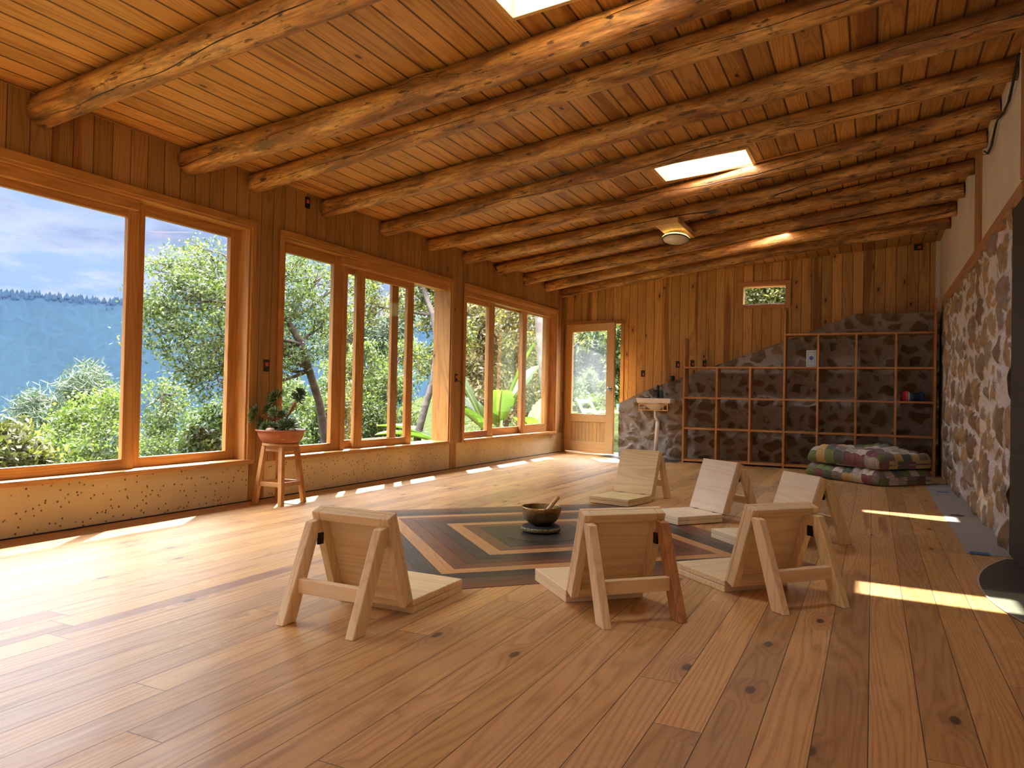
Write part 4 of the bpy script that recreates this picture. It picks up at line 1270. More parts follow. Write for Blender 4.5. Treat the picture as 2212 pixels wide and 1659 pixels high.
def folded(name, mat, L, D, t, seed, parent=None, hump=0.0, pinch=.135, turns=1, end_round=.5, nseg=96):
    """thick cloth folded in half: open ends to +y, smooth fold at y=0, length along x"""
    rr = random.Random(seed)
    h2 = t * 2
    out = []
    n = 14
    out.append((D, 0.0)); 
    for i in range(9): out.append((D * (1 - (i + 1) / 10) + t * (i + 1) / 10, 0.0))
    for i in range(n + 1):
        a_ = -math.pi / 2 - math.pi * i / n
        out.append((t + t * math.cos(a_) * 1.0, t + t * math.sin(a_)))
    for i in range(9): out.append((t + (D - t) * (i + 1) / 10, h2))
    out.append((D, h2)); 
    out.append((D + t * .22, h2 - t * .25)); out.append((D + t * .22, t * 1.25)); out.append((D, t * 1.05)); out.append((t * 1.5, t * 1.03)); out.append((t * 1.5, t * .97)); out.append((D, t * .95)); out.append((D + t * .22, t * .75)); out.append((D + t * .22, t * .25))
    per = [0.0]
    for a_, b_ in zip(out, out[1:] + out[:1]): per.append(per[-1] + math.hypot(b_[0] - a_[0], b_[1] - a_[1]))
    f = MB(); f.smooth = True
    ph = [rr.uniform(0, 6.28) for _ in range(8)]
    rings = []; S = []
    for j in range(nseg + 1):
        s = j / nseg
        x = (s - .5) * L
        e = min(s, 1 - s) * L
        er = 1 - (1 - min(1, e / (t * .9))) ** 2
        er = .62 + .38 * math.sqrt(max(0, er))
        pf = 1 - .13 * abs(math.cos(math.pi * (x / pinch + .3 * math.sin(3 * x)))) ** 6 - .02 * math.sin(30 * x + ph[5])
        ring = []
        for (y, z) in out:
            zz = z * er * pf + (t * (1 - er) if z < t * .9 else 0) * .3
            yb = 0.0
            if y < t * 1.2: yb = (1 - pf) * t * .9
            hz = hump * max(0, math.sin(3.1 * s + .2) * .8 + .45 * math.sin(7.5 * s + ph[0]) * math.sin(5 * y + ph[1])) * (z / h2)
            sag = .012 * math.sin(9 * x + ph[2]) * math.sin(8 * y + ph[3]) * (z / h2)
            pq = .01 * abs(math.sin(math.pi * y / .14)) * (1 if z > t else 0)
            ring.append((x * (1 + .01 * math.sin(14 * y + ph[4])), y + yb + .008 * math.sin(11 * x + ph[6]), max(0.0, zz + hz + sag + pq)))
        rings.append(f.addv(ring)); S.append(s * L)
    K = len(out)
    for j in range(nseg):
        for k in range(K):
            k2 = (k + 1) % K
            f.face((rings[j] + k, rings[j] + k2, rings[j + 1] + k2, rings[j + 1] + k), [(S[j] + 5, per[k] + 5), (S[j] + 5, per[k + 1] + 5), (S[j + 1] + 5, per[k + 1] + 5), (S[j + 1] + 5, per[k] + 5)])
    f.smooth = False
    for rg, rev in ((rings[0], True), (rings[-1], False)):
        ids = [rg + k for k in range(K)]
        # two halves of the end: lower and upper layer fan
        us = [(f.v[i][1] + 7, f.v[i][2] * 1.0 + 7) for i in ids]
        if rev: ids = ids[::-1]; us = us[::-1]
        f.face(ids, us)
    o = f.build(name, mat, parent)
    return o
A_, B_ = Vector((-.70, 9.22)), Vector((.06, 8.56))
mid = (A_ + B_) / 2
qa = math.atan2((B_ - A_).y, (B_ - A_).x)
inw = Vector((-math.sin(qa), math.cos(qa)))
for k, (z, lab, sd, hp, D_, LL) in enumerate(((0.0, 'patchwork quilt folded at the bottom of the pile on the floor', 3, .0, .80, 1.02), (.166, 'patchwork quilt folded on top of the pile by the shelf', 8, .075, .78, .98))):
    o = folded('folded_quilt', M['quilt'], LL, D_, .076, sd, hump=hp)
    o.location = (mid.x + inw.x * (.0 + .012 * k), mid.y + inw.y * (.0 + .012 * k), z)
    o.rotation_euler = (0, 0, qa)
    tag(o, lab, 'quilt', 'folded patchwork quilts')
o = folded('folded_blanket', M['serape'], .27, .16, .045, 5, hump=.03, pinch=.3, nseg=40)
o.location = (.425, 10.115, .897); o.rotation_euler = (0, 0, math.radians(-4))
tag(o, 'blue and red striped blanket folded in the right-hand cubby', 'blanket')

# ------------------------------------------------------------------ washbasin
sk = empty('washbasin', (-2.755, 10.12, 0))
tag(sk, 'small white washbasin on a brass-coloured bracket with a white drain pipe, before the stone ledge', 'sink')
f = MB()
f.hexa([(-.235, .02, .795), (.235, .02, .795), (.25, .24, .795), (-.25, .24, .795), (-.25, .0, .868), (.25, .0, .868), (.26, .25, .868), (-.26, .25, .868)])
f.build('basin', M['white'], sk, .012, seg=3)
f = MB(); f.smooth = True; f.lathe([(.045, .70), (.075, .715), (.15, .76), (.19, .80)], 32, c=(0, .12, 0), sy=.55); f.build('basin_bowl', M['white'], sk)
f = MB()
for (a_, b_) in (((-.2, .02, .70), (.2, .02, .70)), ((-.2, .02, .785), (.2, .02, .785)), ((-.2, .23, .70), (.2, .23, .70)), ((-.2, .02, .70), (-.2, .24, .70)), ((.2, .02, .70), (.2, .24, .70)), ((-.2, .02, .785), (-.2, .24, .785)), ((.2, .02, .785), (.2, .24, .785))): f.bar(a_, b_, .012, .012)
for x in (-.2, -.12, .14, .2): f.bar((x, .02, .70), (x, .02, .785), .012, .012, up=(0, 1, 0))
f.build('bracket', M['brass'], sk, .001)
f = MB(); f.smooth = True
f.tube([(0, .14, .71), (0, .14, .64), (0.0, .14, .60), (.02, .14, .575), (.035, .14, .545)], .019, 14)
f.tube([(.035, .14, .55), (.03, .14, .45), (.0, .16, .02)], [.029, .029, .029], 16); f.build('drain_pipe', M['pvc'], sk)
f = MB(); f.smooth = True
f.tube([(.02, .18, .868), (.02, .18, 1.04), (.02, .18, 1.055)], [.020, .020, .014], 16)
f.tube([(.02, .18, .965), (-.03, .12, .975)], .010, 10); f.build('tap', M['black'], sk)
def small(nm, f, mat, loc, lab, cat):
    o = f.build(nm, mat, None, loc=loc); tag(o, lab, cat); return o
f = MB(); f.smooth = True; f.lathe([(0, 0), (.026, 0), (.028, .01), (.028, .085), (.020, .10), (.012, .11), (.012, .122), (0, .122)], 20)
small('soap_bottle', f, M['green'], (-2.685, 10.30, .869), 'dark green soap bottle at the back of the washbasin beside the black tap', 'bottle')
f = MB(); f.smooth = True; f.lathe([(0, 0), (.045, 0), (.052, .008), (.048, .012), (0, .010)], 24)
small('soap_dish', f, M['black'], (-2.885, 10.27, .8705), 'flat black soap dish on the left of the washbasin', 'dish')
f = MB(); f.box((-.025, -.012, 0), (.025, .012, .014))
small('soap_bar', f, M['white'], (-2.89, 10.27, .8805), 'small white bar of soap on the black dish', 'soap')
f = MB(); f.smooth = True; f.lathe([(0, 0), (.030, 0), (.034, .02), (.034, .07), (.030, .072), (.028, .02), (0, .01)], 20)
small('green_mug', f, M['green'], (-2.61, 10.62, 1.125), 'dark green mug standing on top of the stone ledge behind the washbasin', 'mug')

# ------------------------------------------------------------------ outlet boxes
def outlet(c, axis, lab, wire=False, s=(.058, .095)):
    e = empty('outlet_box', c); tag(e, lab, 'outlet box', 'open electrical boxes in the wood walls')
    f = MB(); g = MB()
    w2_, h2_ = s[0] / 2, s[1] / 2
    if axis == 'x':
        f.box((-.0, -w2_, -h2_), (.006, w2_, h2_)); g.box((.006, -w2_ * .5, -h2_ * .1), (.0085, w2_ * .6, h2_ * .55))
    else:
        f.box((-w2_, -.006, -h2_), (w2_, 0, h2_)); g.box((-w2_ * .1, -.0085, -h2_ * .6), (w2_ * .65, -.006, h2_ * .1))
    f.build('box', M['blackbox'], e, .002); g.build('wire_end', M['orange_tube'], e)
    if wire:
        k = MB(); k.smooth = True; k.tube([(.008, 0, -.02), (.05, .01, -.045), (.045, .06, -.075), (.03, .11, -.08)], .003, 6); k.build('wire', M['cable'], e)
outlet((XL, 4.87, 2.485), 'x', 'open electrical box high on the window wall above the second window')
outlet((XL, 4.44, 1.07), 'x', 'open electrical box on the post above the potted succulent')
outlet((XL, 7.44, 1.06), 'x', 'electrical box on the post left of the third window with a loose wire', True)
outlet((-3.10, YE, 1.233), 'y', 'electrical box on the end wall above the washbasin')
outlet((-2.58, YE, 1.372), 'y', 'electrical box just left of the tall left upright of the cubby shelf')
outlet((-2.365, YE, 1.386), 'y', 'electrical box half hidden behind the left upright of the cubby shelf')
outlet((-2.19, YE, 1.386), 'y', 'rightmost of the boxes just above the low part of the cubby shelf')
outlet((.505, YE, 2.895), 'y', 'electrical box high in the right corner of the end wall', s=(.10, .10))

# cable hanging down the plaster wall
f = MB(); f.smooth = True
pts = [(XR - .03, 4.95, 2.86), (XR - .02, 5.20, 2.81), (XR - .02, 5.35, 2.74), (XR - .018, 5.6, 2.745), (XR - .02, 5.85, 2.79), (XR - .02, 5.95, 2.755), (XR - .018, 6.1, 2.70), (XR - .018, 6.3, 2.70), (XR - .02, 6.5, 2.78)]
f.tube(pts, .006, 8); f.tube([(p[0] - .008, p[1] + .02, p[2] - .006 - .014 * math.sin(i * 1.7)) for i, p in enumerate(pts)], .003, 6)
tag(f.build('loose_cable', M['cable']), 'loose black cable drooping between beam ends on the white plaster wall', 'cable')
f = MB(); f.smooth = True; f.tube([(XL + .01, 5.05, 2.53), (XL + .05, 5.10, 2.55)], .008, 8)
tag(f.build('conduit_stub', M['orange_tube'], loc=(0, 0, 0)), 'short orange conduit end above the fourth log beam at the window wall', 'conduit')
f = MB(); f.smooth = True; f.tube([(XL + .005, 8.32, 2.53), (XL + .03, 8.36, 2.46), (XL + .09, 8.42, 2.435), (XL + .12, 8.46, 2.40)], .006, 8)
tag(f.build('wire_stub', M['cable']), 'black wire curling out beside a log beam end over the third window', 'wire')

# ------------------------------------------------------------------ ceiling lamp
lx, ly, lz = -1.82, 7.42, 2.555
lamp = empty('ceiling_lamp', (lx, ly, lz)); tag(lamp, 'round flush lamp with a black rim on a pale board between the log beams', 'ceiling lamp')
f = MB()
f.hexa([(-.115, -.36, 0), (.115, -.36, .017), (.115, .38, .017), (-.115, .38, 0), (-.115, -.36, .055), (.115, -.36, .072), (.115, .38, .072), (-.115, .38, .055)])
f.build('mount_board', M['skyl_y'], lamp, .003)
def tilt(o):
    o.rotation_euler = (math.radians(-13), 0, 0); o.location = (0, 0, -.030); return o
f = MB(); f.smooth = True; f.lathe([(.095, -.004), (.140, -.030), (.142, -.038), (.128, -.040), (.128, -.034)], 48, c=(0, .02, 0)); tilt(f.build('rim', M['black'], lamp))
m, t = new_mat('lamp_diffuser'); finish(t, Base_Color=(.80, .74, .66), Roughness=.4); M['diffuser'] = m
f = MB(); f.smooth = True; f.lathe([(0, -.036), (.128, -.036), (.128, -.032), (0, -.032)], 48, c=(0, .02, 0)); tilt(f.build('diffuser', M['diffuser'], lamp))
m, t = new_mat('warm_glow_ring'); em = t('ShaderNodeEmission', [(1.0, .62, .16, 1), 5.0]); t('ShaderNodeOutputMaterial', [em.outputs[0]]); M['glow'] = m
f = MB(); f.smooth = True; f.lathe([(.131, -.024), (.136, -.020), (.131, -.014)], 48, c=(0, .02, 0)); tilt(f.build('light_ring', M['glow'], lamp))

# ------------------------------------------------------------------ exterior
rng = np.random.default_rng(7)
def gz(x, y):
    """ground height outside"""
    if y > 11.0 and x > -5.2: base = -0.06
    else: base = -0.45
    fall = max(0.0, (-5.6 - x)) * 0.42
    rise = max(0.0, y - 17.0) * 0.30 + max(0.0, y - 11.0) * .10 * max(0, min(1, (x + 9) / 4))
    if y < 11: rise = 0
    z = base - fall + rise + .12 * math.sin(x * .7) * math.sin(y * .5)
    return max(z, -120)
# near terrain
gx = list(np.linspace(-5.0, 0, 1)) 
xs_ = np.concatenate([-np.geomspace(4.6, 260, 60)[::-1], np.linspace(-3.5, 14, 14)])
ys_ = np.concatenate([np.linspace(-30, 10, 24), np.linspace(10.97, 30, 40), np.geomspace(31, 120, 20)])
f = MB(); f.smooth = True
idm = {}
for i, x in enumerate(xs_):
    for j, y in enumerate(ys_):
        idm[i, j] = f.addv([(x, y, gz(x, y))])
for i in range(len(xs_) - 1):
    for j in range(len(ys_) - 1):
        if xs_[i + 1] > -4.59 and ys_[j] < 10.96 and ys_[j + 1] > -5: continue
        f.face((idm[i, j], idm[i + 1, j], idm[i + 1, j + 1], idm[i, j + 1]))
struct(f.build('ground', M['ground']))
# sunny terrace in front of the door
f = MB(); f.box((-5.0, YE + .17, -.14), (1.5, 17.0, -.02))
M['terrace'] = plain('pale_terrace', (.17, .12, .08), .9, 0, .2, 4.0, spec=.1)
struct(f.build('terrace', M['terrace']))

# far mountain ridge across the valley
def ridge(s):   # s metres along the ridge, 0 straight out
    return 72 + 6 * math.sin(s * .006 + 1) + 3.5 * math.sin(s * .021) + 2 * math.sin(s * .05) - max(0, s - 60) * .035
f = MB(); f.smooth = True
azr = math.radians(52)   # direction of the ridge from the house, left of +y
dv = Vector((-math.sin(azr), math.cos(azr), 0)); sv = Vector((dv.y, -dv.x, 0))
D0 = 720.0
NS, NT_ = 160, 60
rg = {}
for i in range(NS + 1):
    s = -900 + 1900 * i / NS
    for j in range(NT_ + 1):
        t_ = j / NT_
        up = t_ ** .9
        z = -190 + (ridge(s) + 190) * up
        dd = D0 - 300 * (1 - t_)
        wob_ = 22 * math.sin(s * .017 + 3 * t_) * (1 - t_) + 5 * math.sin(s * .04 + 7 * t_)
        p = dv * (dd + wob_) + sv * s
        rg[i, j] = f.addv([(p.x, p.y, z)])
    p = dv * (D0 + 300) + sv * s
    rg[i, NT_ + 1] = f.addv([(p.x, p.y, -100)])
for i in range(NS):
    for j in range(NT_ + 1):
        f.face((rg[i, j], rg[i + 1, j], rg[i + 1, j + 1], rg[i, j + 1]))
struct(f.build('mountain', M['forest']))
# the forest on it: thousands of cone crowns in one mesh
V_, F_ = [], []
NC = 1500
for c in range(NC):
    s = rng.uniform(-420, 620)
    t_ = 1.0 if rng.random() < .7 else 1 - abs(rng.normal(0, .01))
    t_ = max(.05, t_)
    z = -190 + (ridge(s) + 190) * t_ ** .9
    dd = D0 - 300 * (1 - t_) + 22 * math.sin(s * .017 + 3 * t_) * (1 - t_) + 5 * math.sin(s * .04 + 7 * t_)
    p = dv * dd + sv * s
    h_ = rng.uniform(2.5, 6.5) if t_ > .98 else rng.uniform(2, 4)
    r_ = h_ * rng.uniform(.25, .5)
    n0 = len(V_)
    for k in range(5):
        a_ = k * 1.2566 + rng.uniform(0, .6)
        V_.append((p.x + r_ * math.cos(a_), p.y + r_ * math.sin(a_), z + h_ * .15))
    V_.append((p.x, p.y, z + h_)); V_.append((p.x, p.y, z - 3))
    for k in range(5):
        F_.append((n0 + k, n0 + (k + 1) % 5, n0 + 5)); F_.append((n0 + (k + 1) % 5, n0 + k, n0 + 6))
me = bpy.data.meshes.new('far_forest'); me.from_pydata(V_, [], F_); me.materials.append(M['forest'])
o = link(bpy.data.objects.new('far_forest', me)); tag(o, 'hazy blue forest covering the mountain across the valley', 'forest', kind='stuff')

# haze in the valley air
m, t = new_mat('valley_haze')
vs = t('ShaderNodeVolumeScatter', {'Color': (.20, .38, .92, 1), 'Density': 0.00024, 'Anisotropy': 0.3})
t('ShaderNodeOutputMaterial', {'Volume': vs.outputs[0]})
f = MB()
pa = [dv * 210 - sv * 700, dv * 210 + sv * 700, dv * 400 + sv * 900, dv * 400 - sv * 900]
f.hexa([(p.x, p.y, -190) for p in pa][::-1] + [(p.x, p.y, 78) for p in pa][::-1])
o = f.build('valley_haze', m); bm = bmesh.new(); bm.from_mesh(o.data); bmesh.ops.recalc_face_normals(bm, faces=bm.faces); bm.to_mesh(o.data); bm.free(); tag(o, 'blue haze hanging in the valley before the mountain', 'haze', kind='stuff')

def at(px_, py_, D):
    r = R @ Vector((px_ - W_PX / 2, -(py_ - H_PX / 2), -F_PX)); r.normalize()
    return CAM + r * D
def leafmesh(name, C, size, mat, parent, up=.35, aspect=.45, seed=0):
    """C: Nx3 leaf centres; each leaf a folded diamond"""
    r = np.random.default_rng(seed)
    n = len(C)
    a = r.normal(0, 1, (n, 3)); a[:, 2] -= up; a /= np.linalg.norm(a, axis=1)[:, None]
    q = r.normal(0, 1, (n, 3)); b_ = np.cross(a, q); b_ /= np.linalg.norm(b_, axis=1)[:, None]
    s = size * r.uniform(.6, 1.3, (n, 1))
    P = np.stack([C - a * s * .5, C + b_ * s * aspect * .5 + a * s * .05, C + a * s * .5, C - b_ * s * aspect * .5 + a * s * .05], 1).reshape(-1, 3)
    me = bpy.data.meshes.new(name)
    me.vertices.add(4 * n); me.vertices.foreach_set('co', P.astype(np.float32).ravel())
    me.loops.add(4 * n); me.loops.foreach_set('vertex_index', np.arange(4 * n, dtype=np.int32))
    me.polygons.add(n); me.polygons.foreach_set('loop_start', np.arange(0, 4 * n, 4, dtype=np.int32)); me.polygons.foreach_set('loop_total', np.full(n, 4, dtype=np.int32))
    me.materials.append(mat)
    me.update(calc_edges=True); me.validate()
    return link(bpy.data.objects.new(name, me), parent)

def tree(name, label, cat, blobs, trunk, leaf, nleaf, lsize, seed, group=None, bark='bark', tr=.10, clump=.16, needles=False, nbr=5):
    """blobs: [(Vector centre, radius)], trunk: list of Vectors from ground to fork"""
    rr = random.Random(seed); r = np.random.default_rng(seed)
    root = empty(name, trunk[0]); tag(root, label, cat, group)
    o0 = trunk[0]
    f = MB(); f.smooth = True
    n = len(trunk)
    f.tube([p - o0 for p in trunk], [tr * (1 - .45 * i / max(1, n - 1)) for i in range(n)], 10)
    tot = sum(b_[1] ** 2.2 for b_ in blobs)
    cs_ = []
    def branch(p0, p1, r0, k=7):
        d = p1 - p0; L = d.length
        if L < .02: return
        w1 = Vector([rr.uniform(-1, 1) for _ in range(3)]) * L * .12
        w2 = Vector([rr.uniform(-1, 1) for _ in range(3)]) * L * .07
        P = [p0 + d * (i / k) + w1 * math.sin(math.pi * i / k) + w2 * math.sin(2 * math.pi * i / k) for i in range(k + 1)]
        f.tube([p - o0 for p in P], [r0 * (1 - .75 * i / k) for i in range(k + 1)], 6)
        return P
    for (c, rad) in blobs:
        start = min(trunk[1:], key=lambda p: (p - c).length + max(0, p.z - c.z) * 1.5)
        P = branch(start, c, tr * .42) or [start, c]
        ncl = max(6, int(9 * (rad / clump) ** 1.35))
        nl = int(nleaf * rad ** 2.2 / tot)
        for q in range(nbr):
            e_ = c + Vector([rr.gauss(0, 1) for _ in range(3)]).normalized() * rad * rr.uniform(.5, .95)
            branch(P[rr.randint(len(P) // 2, len(P) - 1)], e_, tr * .16, 5)
        cc = r.normal(0, 1, (ncl, 3)); cc /= np.linalg.norm(cc, axis=1)[:, None]
        cc *= rad * r.uniform(.25, 1.0, (ncl, 1)) ** .55
        cc[:, 2] *= .85
        which = r.integers(0, ncl, nl)
        off = r.normal(0, clump * .42, (nl, 3))
        cs_.append(np.array(c - o0) + cc[which] + off)
    f.build('trunk', M[bark], root)
    leafmesh('foliage', np.vstack(cs_), lsize, M[leaf], root, seed=seed, aspect=.09 if needles else .45, up=.1 if needles else .35)
    return root

def B(*lst):
    return [(at(x, y, D), rp / F_PX * D) for (x, y, rp, D) in lst]
def ground_pt(px_, D):
    p = at(px_, 860, D); return Vector((p.x, p.y, gz(p.x, p.y) - .1))
T = 'trees and shrubs outside the windows'
# big leaning tree spanning the first and second windows
tree('broadleaf_tree', 'large green tree with its crown in the right pane of the first window', 'tree',
     B((365, 575, 46, 9.2), (330, 660, 46, 9.0), (400, 650, 75, 9.0), (350, 720, 62, 8.8), (430, 560, 50, 9.5), (460, 620, 75, 9.2), (440, 740, 85, 8.9), (470, 820, 60, 8.8), (400, 800, 40, 8.8), (560, 640, 90, 9.4), (560, 780, 80, 9.3),
       (640, 570, 60, 9.6), (690, 600, 60, 9.8), (630, 680, 70, 9.6), (700, 690, 60, 9.8), (760, 620, 45, 10), (640, 780, 50, 9.3)),
     [ground_pt(712, 9.9), at(704, 960, 9.8), at(690, 870, 9.7), at(668, 800, 9.5), at(652, 745, 9.4), at(620, 690, 9.4), at(575, 655, 9.4)], 'leaf_green', 26000, .046, 1, T, tr=.062, clump=.15, nbr=9)
tree('slender_tree', 'yellowish tree with a curved dark trunk in the open gap of the second window', 'tree',
     B((800, 590, 45, 12), (850, 560, 40, 12), (900, 600, 50, 12), (930, 680, 50, 12), (790, 660, 40, 12.2), (960, 580, 60, 12), (985, 720, 50, 12), (870, 660, 38, 12.5), (930, 780, 45, 12)),
     [ground_pt(898, 10.5), at(902, 940, 10.8), at(918, 880, 11), at(936, 820, 11.2), at(944, 740, 11.4), at(935, 680, 11.6), at(915, 625, 11.8), at(880, 580, 12)], 'leaf_olive', 9000, .07, 2, T, tr=.062, clump=.18, nbr=8)
tree('bright_bush', 'bright yellow-green bush low in the left pane of the first window', 'bush',
     B((215, 900, 52, 10), (160, 940, 58, 10), (235, 960, 55, 9.6), (110, 985, 40, 9.4), (180, 1000, 50, 9.2), (240, 880, 30, 10)), [ground_pt(190, 10), at(190, 1010, 10), at(195, 960, 10)], 'leaf_bright', 10000, .05, 3, T, tr=.05, clump=.18)
tree('pine_tree', 'grey-green pine behind the bright bush in the first window', 'tree',
     B((190, 830, 42, 15), (160, 860, 36, 15), (205, 860, 32, 15), (130, 900, 40, 15), (75, 895, 36, 15.5), (75, 870, 26, 15.5), (45, 950, 34, 15.5), (100, 930, 36, 15)), [ground_pt(110, 15), at(110, 1000, 15), at(125, 930, 15), at(150, 880, 15)], 'needles', 12000, .17, 4, T, tr=.08, clump=.24, needles=True)
tree('pale_shrub', 'loose pale shrub at the far left edge of the first window', 'bush',
     B((10, 930, 34, 8), (-30, 980, 50, 8), (35, 985, 34, 8), (80, 1000, 32, 8.2)), [ground_pt(10, 8), at(15, 1010, 8)], 'leaf_olive', 2600, .07, 5, T, tr=.03)
tree('thin_tree', 'thin upright tree low in the middle of the right pane of the first window', 'tree',
     B((340, 860, 38, 12), (360, 900, 46, 12), (320, 930, 40, 12), (375, 950, 42, 12), (335, 970, 45, 11.5), (390, 850, 22, 12)), [ground_pt(350, 12), at(350, 960, 12), at(352, 890, 12), at(350, 850, 12)], 'leaf_green', 5500, .055, 6, T, tr=.045, clump=.2)
tree('dark_shrub', 'dark green shrub at the lower right corner of the first window', 'bush',
     B((440, 920, 34, 11), (470, 950, 42, 11), (425, 965, 34, 11), (480, 890, 26, 11)), [ground_pt(450, 11), at(450, 970, 11)], 'leaf_dark', 6000, .075, 7, T, tr=.05)
tree('leafy_thicket', 'dense green thicket low behind the succulents in the second window', 'bush',
     B((620, 860, 45, 13), (665, 900, 55, 12.5), (720, 860, 50, 13), (700, 940, 50, 12.5), (640, 945, 45, 12), (740, 800, 40, 14)), [ground_pt(670, 12.8), at(670, 960, 12.8), at(672, 900, 12.8)], 'leaf_green', 17000, .065, 8, T, tr=.06, clump=.22)
tree('tall_thicket', 'dense green thicket in the middle of the sliding panes of the second window', 'bush',
     B((800, 790, 50, 14), (820, 860, 60, 13.5), (790, 910, 50, 13), (860, 830, 50, 14), (850, 920, 50, 13), (760, 880, 40, 13.5), (880, 760, 40, 15)), [ground_pt(820, 13.5), at(820, 940, 13.5), at(820, 880, 13.5)], 'leaf_green', 19000, .065, 9, T, tr=.06, clump=.22)
tree('pine_tree', 'distant pine between the two thickets behind the second window', 'tree',
     B((770, 700, 34, 20), (840, 730, 36, 20), (800, 740, 34, 20), (860, 690, 28, 20), (720, 740, 30, 20)), [ground_pt(800, 20), at(800, 860, 20), at(802, 760, 20), at(802, 700, 20)], 'needles', 9000, .25, 10, T, tr=.12, clump=.4, needles=True)
tree('dry_thicket', 'tall dry yellow-brown thicket behind the left pane of the third window', 'bush',
     B((1010, 680, 45, 15), (1040, 640, 50, 16), (1000, 780, 50, 14.5), (1045, 740, 50, 15), (1030, 860, 50, 14.5), (985, 860, 40, 14), (1055, 820, 45, 15)), [ground_pt(1050, 14), at(1045, 900, 14.5), at(1040, 780, 15), at(1025, 700, 15)], 'leaf_dry', 13000, .10, 11, T, tr=.07, clump=.28, nbr=9)
tree('dry_thicket', 'tall dry yellow-brown thicket behind the middle and right panes of the third window', 'bush',
     B((1090, 680, 50, 17), (1130, 650, 50, 18), (1100, 760, 50, 16), (1140, 740, 45, 17), (1170, 820, 50, 17), (1120, 850, 55, 16), (1190, 720, 50, 18), (1080, 880, 40, 15.5), (1180, 900, 40, 16)), [ground_pt(1130, 16.5), at(1120, 900, 16.5), at(1110, 780, 16.5), at(1095, 690, 17)], 'leaf_dry', 16000, .10, 12, T, tr=.07, clump=.28, nbr=9)
tree('background_tree', 'dark green tree far behind the dry thickets outside the third window', 'tree',
     B((1000, 640, 90, 26), (1100, 640, 100, 27), (1190, 700, 90, 27), (1020, 800, 90, 26), (1130, 830, 90, 26)), [ground_pt(1090, 26), at(1090, 850, 26), at(1090, 740, 26)], 'leaf_olive', 14000, .17, 13, T, tr=.2, clump=.6)
tree('tall_tree', 'tree with a thick pale leaning trunk behind the right pane of the third window', 'tree',
     B((1150, 560, 90, 15), (1080, 570, 70, 15), (1230, 600, 60, 15.5)), [ground_pt(1192, 14.5), at(1186, 860, 14.5), at(1176, 790, 14.5), at(1168, 700, 14.6), at(1160, 620, 14.8)], 'leaf_olive', 9000, .10, 14, T, tr=.17, bark='bark_pale', clump=.3)
tree('door_bush', 'bright yellow-green bush seen through the glass of the door', 'bush',
     B((1260, 840, 26, 17), (1280, 850, 22, 17), (1245, 865, 24, 16.5), (1265, 880, 24, 16), (1290, 870, 16, 16.5), (1274, 815, 12, 17)), [ground_pt(1265, 16.8), at(1265, 890, 16.8), at(1265, 860, 16.8)], 'leaf_bright', 6500, .075, 15, T, tr=.05, clump=.17)
tree('shady_tree', 'dark shady tree in the distance behind the door', 'tree',
     B((1260, 740, 60, 30), (1230, 800, 50, 30), (1300, 790, 50, 30), (1290, 720, 50, 31), (1310, 850, 50, 30), (1250, 870, 50, 30), (1235, 720, 50, 30), (1330, 730, 50, 31)), [ground_pt(1270, 30), at(1270, 850, 30), at(1270, 780, 30)], 'leaf_dark', 16000, .20, 16, T, tr=.2, clump=.6)
tree('hillside_tree', 'tall leafy tree in the narrow gap beside the open door', 'tree',
     B((1335, 730, 26, 17), (1340, 780, 26, 17), (1330, 840, 24, 17), (1360, 700, 30, 17), (1350, 860, 20, 17)), [ground_pt(1345, 17), at(1342, 880, 17), at(1340, 800, 17), at(1340, 740, 17)], 'leaf_green', 6000, .10, 17, T, tr=.09, clump=.25, nbr=8)
tree('hillside_tree', 'grey-green tree behind the small high window of the end wall', 'tree',
     B((1620, 630, 40, 17), (1660, 640, 40, 17), (1700, 625, 40, 17), (1650, 600, 50, 18)), [ground_pt(1655, 17), at(1655, 800, 17), at(1655, 680, 17)], 'leaf_olive', 9000, .10, 18, T, tr=.1, clump=.28)
ug = []
rg2 = np.random.default_rng(33)
for _ in range(26000):
    x_ = -5.0 - abs(rg2.normal(0, 7)); y_ = rg2.uniform(7, 34)
    if x_ > -9.5 and y_ > 15: continue
    ug.append((x_, y_, gz(x_, y_) + abs(rg2.normal(0, .28)) + .25 * math.sin(x_ * 1.7) * math.sin(y_ * 1.3)))
o = leafmesh('undergrowth', np.array(ug), .13, M['leaf_green'], None, up=-.3, seed=3)
tag(o, 'low green undergrowth on the slope outside the windows', 'undergrowth', kind='stuff')
